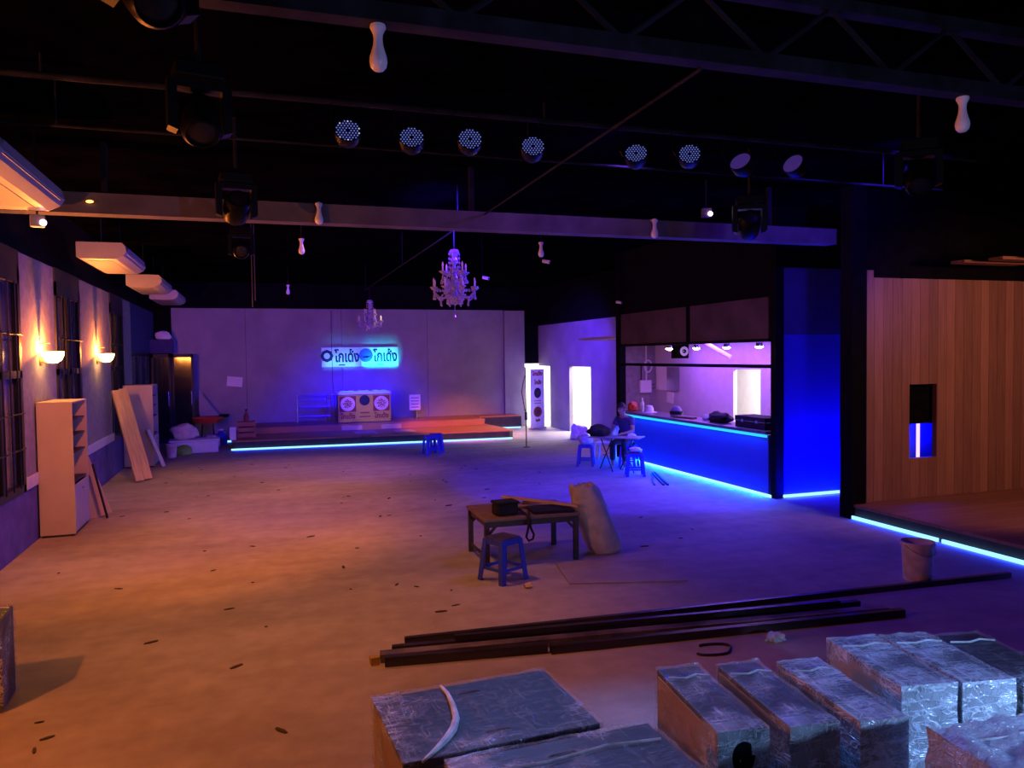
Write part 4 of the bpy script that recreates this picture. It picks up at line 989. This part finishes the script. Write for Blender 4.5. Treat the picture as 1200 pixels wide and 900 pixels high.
def skin(name, verts, edges, radii, m, parent, sub=2, root=0):
    me = bpy.data.meshes.new(name); me.from_pydata([Vector(v) for v in verts], edges, []); me.materials.append(M[m])
    o = bpy.data.objects.new(name, me); COL.objects.link(o); o.parent = parent
    md = o.modifiers.new('skin', 'SKIN'); md.use_smooth_shade = True
    for i, r in enumerate(radii):
        r = r if isinstance(r, tuple) else (r, r); me.skin_vertices[0].data[i].radius = r
        me.skin_vertices[0].data[i].use_root = (i == root)
    s = o.modifiers.new('sub', 'SUBSURF'); s.levels = sub; s.render_levels = sub
    # bake to plain mesh
    bpy.context.view_layer.update()
    nm = bpy.data.meshes.new_from_object(o.evaluated_get(bpy.context.evaluated_depsgraph_get()))
    o.modifiers.clear(); o.data = nm
    nm.polygons.foreach_set('use_smooth', [True] * len(nm.polygons))
    return o
def person():
    # local frame: +X is the way the person faces, seat top at z=.47
    o = thing('person', 'person in dark shirt seated on a stool, head bowed over folding table', 'person', (7.52, 14.72, 0), math.atan2(-.52, -.85))
    V, E, Rr = [], [], []
    def add(p, r, link=None):
        V.append(p); Rr.append(r); i = len(V) - 1
        if link is not None: E.append((link, i))
        return i
    pel = add((0, 0, .605), (.15, .105)); bel = add((.03, 0, .70), (.13, .11), pel); chest = add((.10, 0, .90), (.155, .12), bel); ster = add((.17, 0, 1.03), (.12, .09), chest)
    neck = add((.22, 0, 1.11), .052, ster); hb = add((.26, 0, 1.17), .07, neck); hm = add((.30, 0, 1.25), (.082, .10), hb); ht = add((.305, 0, 1.32), (.06, .07), hm)
    for s in (-1, 1):
        sh = add((.17, s * .17, 1.02), .062, ster); el = add((.25, s * .25, .79), .043, sh); wr = add((.45, s * .15, .755), .028, el); pa = add((.51, s * .12, .745), (.036, .02), wr)
        for f, (dx, dy) in enumerate(((.085, -.030), (.095, -.010), (.09, .010), (.075, .028))):
            a = add((.51 + dx * .5, s * (.12 + dy), .752), .0095, pa); add((.51 + dx, s * (.12 + dy * 1.1), .735), .008, a)
        t1 = add((.52, s * .075, .745), .011, pa); add((.56, s * .06, .738), .009, t1)
        hip = add((.04, s * .09, .572), .08, pel); kn = add((.43, s * .14, .53), .058, hip); cf = add((.42, s * .145, .32), .050, kn); an = add((.40, s * .15, .09), .034, cf)
        he = add((.38, s * .15, .04), .034, an); add((.53, s * .17, .025), .025, he)
    skin('body', V, E, Rr, 'skin', o)
    k = NB(); bmesh.ops.create_icosphere(k, subdivisions=3, radius=1, matrix=T((.285, 0, 1.285), (0, .45, 0), (.112, .094, .11)))
    bmesh.ops.delete(k, geom=[v for v in k.verts if (v.co.x > .325 and v.co.z < 1.285) or v.co.z < 1.20], context='VERTS')
    obj('hair', k, 'hair', o, smooth=True)
    k = NB(); lathe(k, [(0, 0), (.014, .003), (.010, .02), (0, .028)], 8, T((.392, 0, 1.225), (0, PI / 2 + .4, 0))); obj('nose', k, 'skin', o, smooth=True)
    for s in (-1, 1):
        bmesh_e = NB(); bmesh.ops.create_icosphere(bmesh_e, subdivisions=2, radius=1, matrix=T((.288, s * .088, 1.235), (0, .3, 0), (.02, .009, .032))); obj('ear', bmesh_e, 'skin', o, smooth=True)
        bmesh_e = NB(); bmesh.ops.create_icosphere(bmesh_e, subdivisions=1, radius=.010, matrix=T((.378, s * .034, 1.25))); obj('eye', bmesh_e, 'black', o, smooth=True)
    obj('mouth', box(NB(), (.008, .04, .008), (.366, 0, 1.182), bev=.002), 'maroon', o)
    # shirt and trousers follow the body
    V2 = [(0, 0, .60), (.03, 0, .70), (.10, 0, .90), (.17, 0, 1.03), (.205, 0, 1.085)]; R2 = [(.175, .145), (.155, .135), (.185, .15), (.15, .13), (.085, .085)]; E2 = [(0, 1), (1, 2), (2, 3), (3, 4)]
    for s in (-1, 1):
        V2 += [(.17, s * .17, 1.02), (.215, s * .217, .885)]; R2 += [.078, .066]; n = len(V2); E2 += [(3, n - 2), (n - 2, n - 1)]
    skin('shirt', V2, E2, R2, 'shirt', o)
    V3 = [(0, 0, .61), (.01, 0, .66)]; R3 = [(.16, .115), (.16, .125)]; E3 = [(0, 1)]
    for s in (-1, 1):
        V3 += [(.04, s * .09, .578), (.43, s * .14, .545), (.42, s * .145, .34), (.41, s * .15, .16)]; R3 += [.088, .070, .064, .055]; n = len(V3)
        E3 += [(0, n - 4), (n - 4, n - 3), (n - 3, n - 2), (n - 2, n - 1)]
    skin('trousers', V3, E3, R3, 'shorts', o)
person()

# ------------------------------------------------------------------ banner, pole and broom near the passage
bn = thing('roll_up_banner', 'tall roll-up banner with red heading and two round pictures', 'banner', (8.72, 23.55, 0), .5)
obj('sheet', box(NB(), (.68, .012, 1.92), (0, 0, 1.0)), 'paper', bn)
obj('base', box(NB(), (.72, .16, .06), (0, 0, .03), bev=.01), 'chrome', bn)
obj('back_pole', tube(NB(), [(0, .03, .05), (0, .02, 1.95)], .012, 8), 'chrome', bn)
text(TH, .17, 'redink', bn, (0, -.010, 1.80), bold=.006, width=.5); text(TH, .18, 'maroon', bn, (.02, -.010, 1.52), bold=.006, width=.34)
text(TH, .10, 'maroon', bn, (0, -.010, .28), bold=.004, width=.22)
for z, sx in ((1.18, 1), (.56, 1.2)):
    q = obj('round_picture', lathe(NB(), [(0, 0), (.17, 0), (.17, .006), (0, .006)], 26, T((0, -.007, z), (PI / 2, 0, 0), (sx, 1, 1))), 'maroon' if z < 1 else 'ink', bn)
    obj('picture_centre', lathe(NB(), [(0, .006), (.08, .006), (.08, .009), (0, .009)], 18, T((.01, -.007, z), (PI / 2, 0, 0), (sx, 1, 1))), 'valance', q)
for z in (.84, .92): obj('caption', box(NB(), (.34, .004, .02), (0, -.009, z)), 'maroon', bn)
pl = thing('microphone_stand', 'thin black stand with hanging cable left of the banner', 'stand', (6.69, 18.94, 0))
obj('pole', tube(NB(), [(0, 0, 0), (0, 0, 2.1)], .016, 8), 'iron', pl); obj('base', lathe(NB(), [(0, 0), (.10, 0), (.09, .012), (0, .015)], 20), 'iron', pl)
obj('clamp', box(NB(), (.06, .06, .22), (0, 0, .82), bev=.01), 'iron', pl)
obj('hanging_cord', tube(NB(), [(0, .02, 1.9), (-.06, .03, 1.7), (-.10, .03, 1.45), (-.06, .03, 1.2), (-.02, .02, .95)], .012, 6), 'cable', pl)
br = thing('broom', 'dark broom standing in the bright doorway', 'broom', (9.75, 21.2, 0))
obj('stick', tube(NB(), [(0, 0, .3), (.02, .05, 1.0)], .014, 8), 'iron', br); obj('brush', prism(NB(), [(-.12, 0), (.12, 0), (.04, .32), (-.04, .32)], -.03, .03, T((0, 0, 0), (PI / 2, 0, .8))), 'debris', br)
obj('grip', lathe(NB(), [(0, .9), (.03, .92), (.03, 1.02), (0, 1.05)], 10, T((.02, .05, 0))), 'iron', br)

# ------------------------------------------------------------------ inside the bar
pw = thing('switch_box', 'white electric box with coiled cable on the bar partition', 'electric box', (10.05, 18.73, 1.35))
obj('box_casing', box(NB(), (.34, .10, .34), (0, -.05, .17), bev=.01), 'white', pw)
obj('cable_coil', tube(NB(), [(.10 + .11 * math.cos(a), -.03, .72 + .16 * math.sin(a)) for a in [2 * PI * i / 20 for i in range(20)]], .022, 8, closed=True), 'white', pw)
obj('conduit', tube(NB(), [(.05, -.02, .34), (.05, -.02, 1.40)], .02, 8), 'white', pw); obj('conduit', tube(NB(), [(-.10, -.02, .34), (-.10, -.02, .75)], .015, 8), 'iron', pw)
for z in (.1, .2): obj('wire', tube(NB(), [(.17, -.04, z), (.33, -.02, z + .03)], .008, 6), 'cable', pw)
ps = thing('poster', 'white poster with dark picture on the bar back wall', 'poster', (10.385, 17.45, 1.45), PI / 2)
obj('sheet', box(NB(), (.62, .01, .58), (.32, -.0, .29)), 'paper', ps); obj('frame', box(NB(), (.64, .012, .62), (.32, .006, .29)), 'chrome', ps)
k = NB(); blobp = [(0, 0), (.28, .02), (.30, .2), (.2, .24), (.22, .36), (.12, .42), (.05, .3), (-.02, .22)]
prism(k, blobp, 0, .006, T((.20, .0, .06), (PI / 2, 0, 0))); obj('picture', k, 'ink', ps, rot=None); obj('heading', box(NB(), (.42, .006, .05), (.34, -.008, .53)), 'ink', ps)
tag(obj('wall_board', box(NB(), (.02, .72, .62), (0, 0, .31)), 'paper', loc=(10.385, 18.30, 1.43)), 'blank white board left of the poster in the bar', 'board')
tag(obj('paper_or_light_patch', box(NB(), (.008, .35, .28), (0, 0, .14)), 'paper', loc=(10.393, 17.95, 1.10), rot=(.06, 0, 0)), 'white paper note below the poster in the bar', 'note')
ws = thing('monitor_speaker', 'black speaker with pale cone hung over the bar counter', 'loudspeaker', (8.55, 14.35, 2.30))
obj('speaker_box', box(NB(), (.26, .32, .30), (0, 0, .15), bev=.01), 'black', ws, rot=(0, 0, -.1)); obj('cone', lathe(NB(), [(.09, 0), (.10, .01), (.075, .012), (.03, -.01), (0, 0)], 20, T((0, -.165, .15), (PI / 2, 0, 0))), 'white', ws, smooth=True)
for yy in (-.1, .1): obj('hanger', tube(NB(), [(0, yy, .3), (0, yy, .48)], .01, 6), 'iron', ws)
tag(obj('hanging_pipe', tube(NB(), [(9.6, 15.35, 2.77), (9.75, 15.0, 2.55), (9.95, 14.55, 2.30)], .05, 12), 'white', smooth=True), 'white pipe hanging slantwise from the bar ceiling', 'pipe')
for i, y in enumerate((13.88, 12.86, 11.86, 10.92)):
    lb = ('first bar downlight from the left', 'second bar downlight from the left', 'third bar downlight from the left', 'rightmost bar downlight under the valance')[i]
    o = thing('bar_downlight', lb + ', warm white and lit', 'downlight', (RX - .03, y, 2.57), 0, 'lit downlights under the bar valance')
    obj('housing', lathe(NB(), [(0, .0), (.05, .0), (.062, -.06), (.055, -.06), (.04, -.02), (0, -.02)], 18), 'chrome', o); obj('lamp_disc', lathe(NB(), [(0, -.10), (.04, -.095), (.07, -.075), (.055, -.06), (0, -.06)], 16), 'lampglow', o)
    lamp('downlight_beam', 'SPOT', (0, 0, -.115), 14, (1, .86, .80), o, size=.03, spot=1.35, blend=.7, target=None)
hm_ = thing('helmet', 'dark rounded helmet on the bar counter', 'helmet', (8.28, 14.05, 1.09))
obj('shell', lathe(NB(), [(0, 0), (.12, 0), (.135, .06), (.12, .15), (.07, .21), (0, .225)], 20), 'acgrey', hm_, smooth=True); obj('visor', lathe(NB(), [(.125, .05), (.142, .06), (.142, .12), (.125, .13)], 20), 'lens', hm_)
ht_ = thing('white_hat', 'white brimmed hat on the left part of bar counter', 'hat', (8.35, 15.35, 1.09))
obj('crown', lathe(NB(), [(0, .16), (.07, .155), (.10, .1), (.11, .02), (.11, .0)], 18), 'white', ht_, smooth=True); obj('brim', lathe(NB(), [(.1, .012), (.18, .0), (.18, .008), (.1, .02)], 20), 'white', ht_)
wb = thing('water_bottle', 'clear bottle at the left end of bar counter', 'bottle', (8.42, 15.8, 1.09))
obj('bottle_body', lathe(NB(), [(0, 0), (.04, 0), (.042, .18), (.018, .25), (.018, .28), (0, .28)], 14), 'clearbag', wb, smooth=True); obj('cap', lathe(NB(), [(0, .28), (.02, .28), (.02, .305), (0, .305)], 12), 'white', wb)
tag(obj('red_bag', blob(NB(), (.24, .2, .22), amp=.2, seed=13), 'red', loc=(8.25, 15.95, 1.09), smooth=True), 'red bag on the far left end of bar counter', 'bag')
tag(obj('black_cloth_heap', blob(NB(), (.36, .62, .20), amp=.22, seed=15), 'bag', loc=(8.30, 12.52, 1.092), smooth=True), 'black cloth heap on the bar counter right of helmet', 'cloth')
tag(obj('cream_cloth', blob(NB(), (.2, .24, .12), amp=.2, seed=16), 'sack', loc=(8.42, 13.12, 1.092), smooth=True), 'small cream cloth heap behind the black one on the counter', 'cloth')
tag(obj('timber_offcut', box(NB(), (.14, .55, .04), (0, 0, .02), bev=.004), 'tabletop', loc=(8.22, 13.62, 1.091), rot=(0, 0, .2)), 'brown timber offcut on the bar counter near the helmet', 'offcut')
fc = thing('flight_case', 'dark flight case at the right end of bar counter', 'case', (8.30, 11.30, 1.09))
obj('case_body', box(NB(), (.40, .85, .12), (0, 0, .06), bev=.008), 'bag', fc); obj('lid', box(NB(), (.41, .86, .08), (0, 0, .165), bev=.008), 'bag', fc)
k = NB(); cuboid(k, (-.21, -.43, .118), (.21, .43, .128)); obj('edge_trim', k, 'chrome', fc)
for yy in (-.2, .2): obj('latch', box(NB(), (.012, .06, .05), (-.208, yy, .125)), 'chrome', fc)

tag(obj('paper_or_light_patch', box(NB(), (.45, .004, .30), (0, 0, 0)), 'paper', loc=(-.62, 25.012, 1.72), rot=(0, .1, 0)), 'pale sheet standing in for a patch of light on the back wall, left part', 'paper')  # sheet added to paint a patch of light on the wall
# small ceiling-edge ornament over the glass door
tag(obj('white_bundle', blob(NB(), (.4, .2, .24), amp=.2, seed=19), 'whiteplastic', loc=(-2.5, 24.18, 3.0), smooth=True), 'small white bundle above the black glass door', 'bundle')

# ------------------------------------------------------------------ light that fills the hall
# blue par pool, then added blue and violet fill spots without fixtures
lamp('blue_wash', 'SPOT', (6.2, 11.3, 4.5), 950, (.012, .003, 1), size=.10, spot=1.30, blend=.2, target=(6.6, 12.8, 0))
lamp('violet_back', 'SPOT', (2.4, 9.7, 4.4), 2400, (0.04, 0.004, 1), size=.25, spot=1.2, blend=.8, target=(3.2, 24, 1.7))
lamp('blue_back_left', 'SPOT', (.6, 15.5, 4.5), 330, (.03, .004, 1), size=.2, spot=.95, blend=.9, target=(-1.6, 25.0, 2.2))
lamp('violet_left', 'SPOT', (4.2, 9.9, 4.4), 520, (.10, .02, 1), size=.25, spot=1.35, blend=.9, target=(-2.85, 13.2, 1.5))
lamp('violet_centre', 'SPOT', (5.2, 11.5, 4.6), 420, (0.05, 0.014, 1), size=.25, spot=1.9, blend=.9, target=(5.6, 11.6, 0))
lamp('violet_near', 'SPOT', (6.0, 6.9, 4.6), 250, (0.065, 0.02, 1), size=.25, spot=2.2, blend=.9, target=(5.8, 6.4, 0))
lamp('violet_right', 'SPOT', (5.6, 18.6, 4.5), 2600, (0.06, 0.012, 1), size=.2, spot=1.2, blend=1.0, target=(9.4, 21.7, 1.5))
lamp('violet_beam_fill', 'SPOT', (6.9, 6.3, 4.45), 420, (.06, .015, 1), size=.1, spot=1.5, blend=1.0, target=(7.6, 9.2, 4.15))
lamp('violet_beam_fill', 'SPOT', (3.7, 6.9, 4.5), 110, (.22, .05, 1), size=.1, spot=1.7, blend=1.0, target=(3.4, 9.2, 4.1))
lamp('bulb_fill', 'SPOT', (2.7, -1.2, 3.0), 300, (.42, .40, 1), size=.1, spot=1.3, blend=.8, target=(2.7, 4.2, 4.3))  # added behind the camera to brighten bulbs and truss
# warm fill spots added for the floor, cabinets, stage and booth; no fixtures
for hy, hp, hb in ((5.2, 190, .12), (8.3, 290, .09), (12.4, 300, .20), (16.4, 380, .26)):
    lamp('hall_warm_fill', 'SPOT', (.85 + (hy - 8.3) * .1, hy, 4.6), hp, (1, .32, hb), size=.25, spot=1.5, blend=.85, target=(.85, hy + .05, 0))  # unseen warm spots added to brighten the hall floor
lamp('left_warm_fill', 'SPOT', (-.7, 9.7, 4.3), 420, (1, 0.2, 0.02), size=.06, spot=1.75, blend=.5, target=(-1.5, 11.2, .4))  # added fill behind the beam, away from the flood fixture
lamp('stage_warm', 'SPOT', (5.2, 18.5, 4.5), 1900, (1, 0.22, 0.02), size=.1, spot=.75, blend=.6, target=(6.0, 22.4, .3))
lamp('booth_front_fill', 'SPOT', (3.1, 17.6, 4.5), 420, (1, .62, .30), size=.05, spot=.30, blend=.6, target=(3.1, 23.6, .75))  # added to warm the mustard booth front
# cool par light falling on the wrapped boxes, work lamp on the facing platform
lamp('par_front', 'SPOT', (2.2, 6.3, 4.25), 560, (0.09, 0.27, 1), size=.12, spot=.95, blend=.6, target=(2.2, 3.0, .5))
lamp('platform_work_lamp', 'SPOT', (4.6, 1.5, .95), 235, (.29, .5, 1), size=.08, spot=1.7, blend=.8, target=(3.2, 2.8, .5))
# warm lamp inside the timber booth
lamp('booth_lamp', 'SPOT', (10.2, 4.6, 3.4), 340, (1, 0.36, 0.26), size=.2, spot=1.5, blend=.5, target=(10.4, 8.9, 1.3))

w = bpy.data.worlds.new('night'); SC.world = w; w.use_nodes = True
w.node_tree.nodes['Background'].inputs['Color'].default_value = (.02, .012, .04, 1); w.node_tree.nodes['Background'].inputs['Strength'].default_value = .2
SC.view_settings.view_transform = 'Standard'; SC.view_settings.look = 'None'; SC.view_settings.gamma = 1; SC.view_settings.use_curve_mapping = False
SC.view_settings.exposure = 0.0
SC.cycles.use_denoising = True; SC.cycles.sample_clamp_indirect = 4; SC.cycles.max_bounces = 6; SC.cycles.transparent_max_bounces = 12; SC.cycles.caustics_reflective = False; SC.cycles.caustics_refractive = False
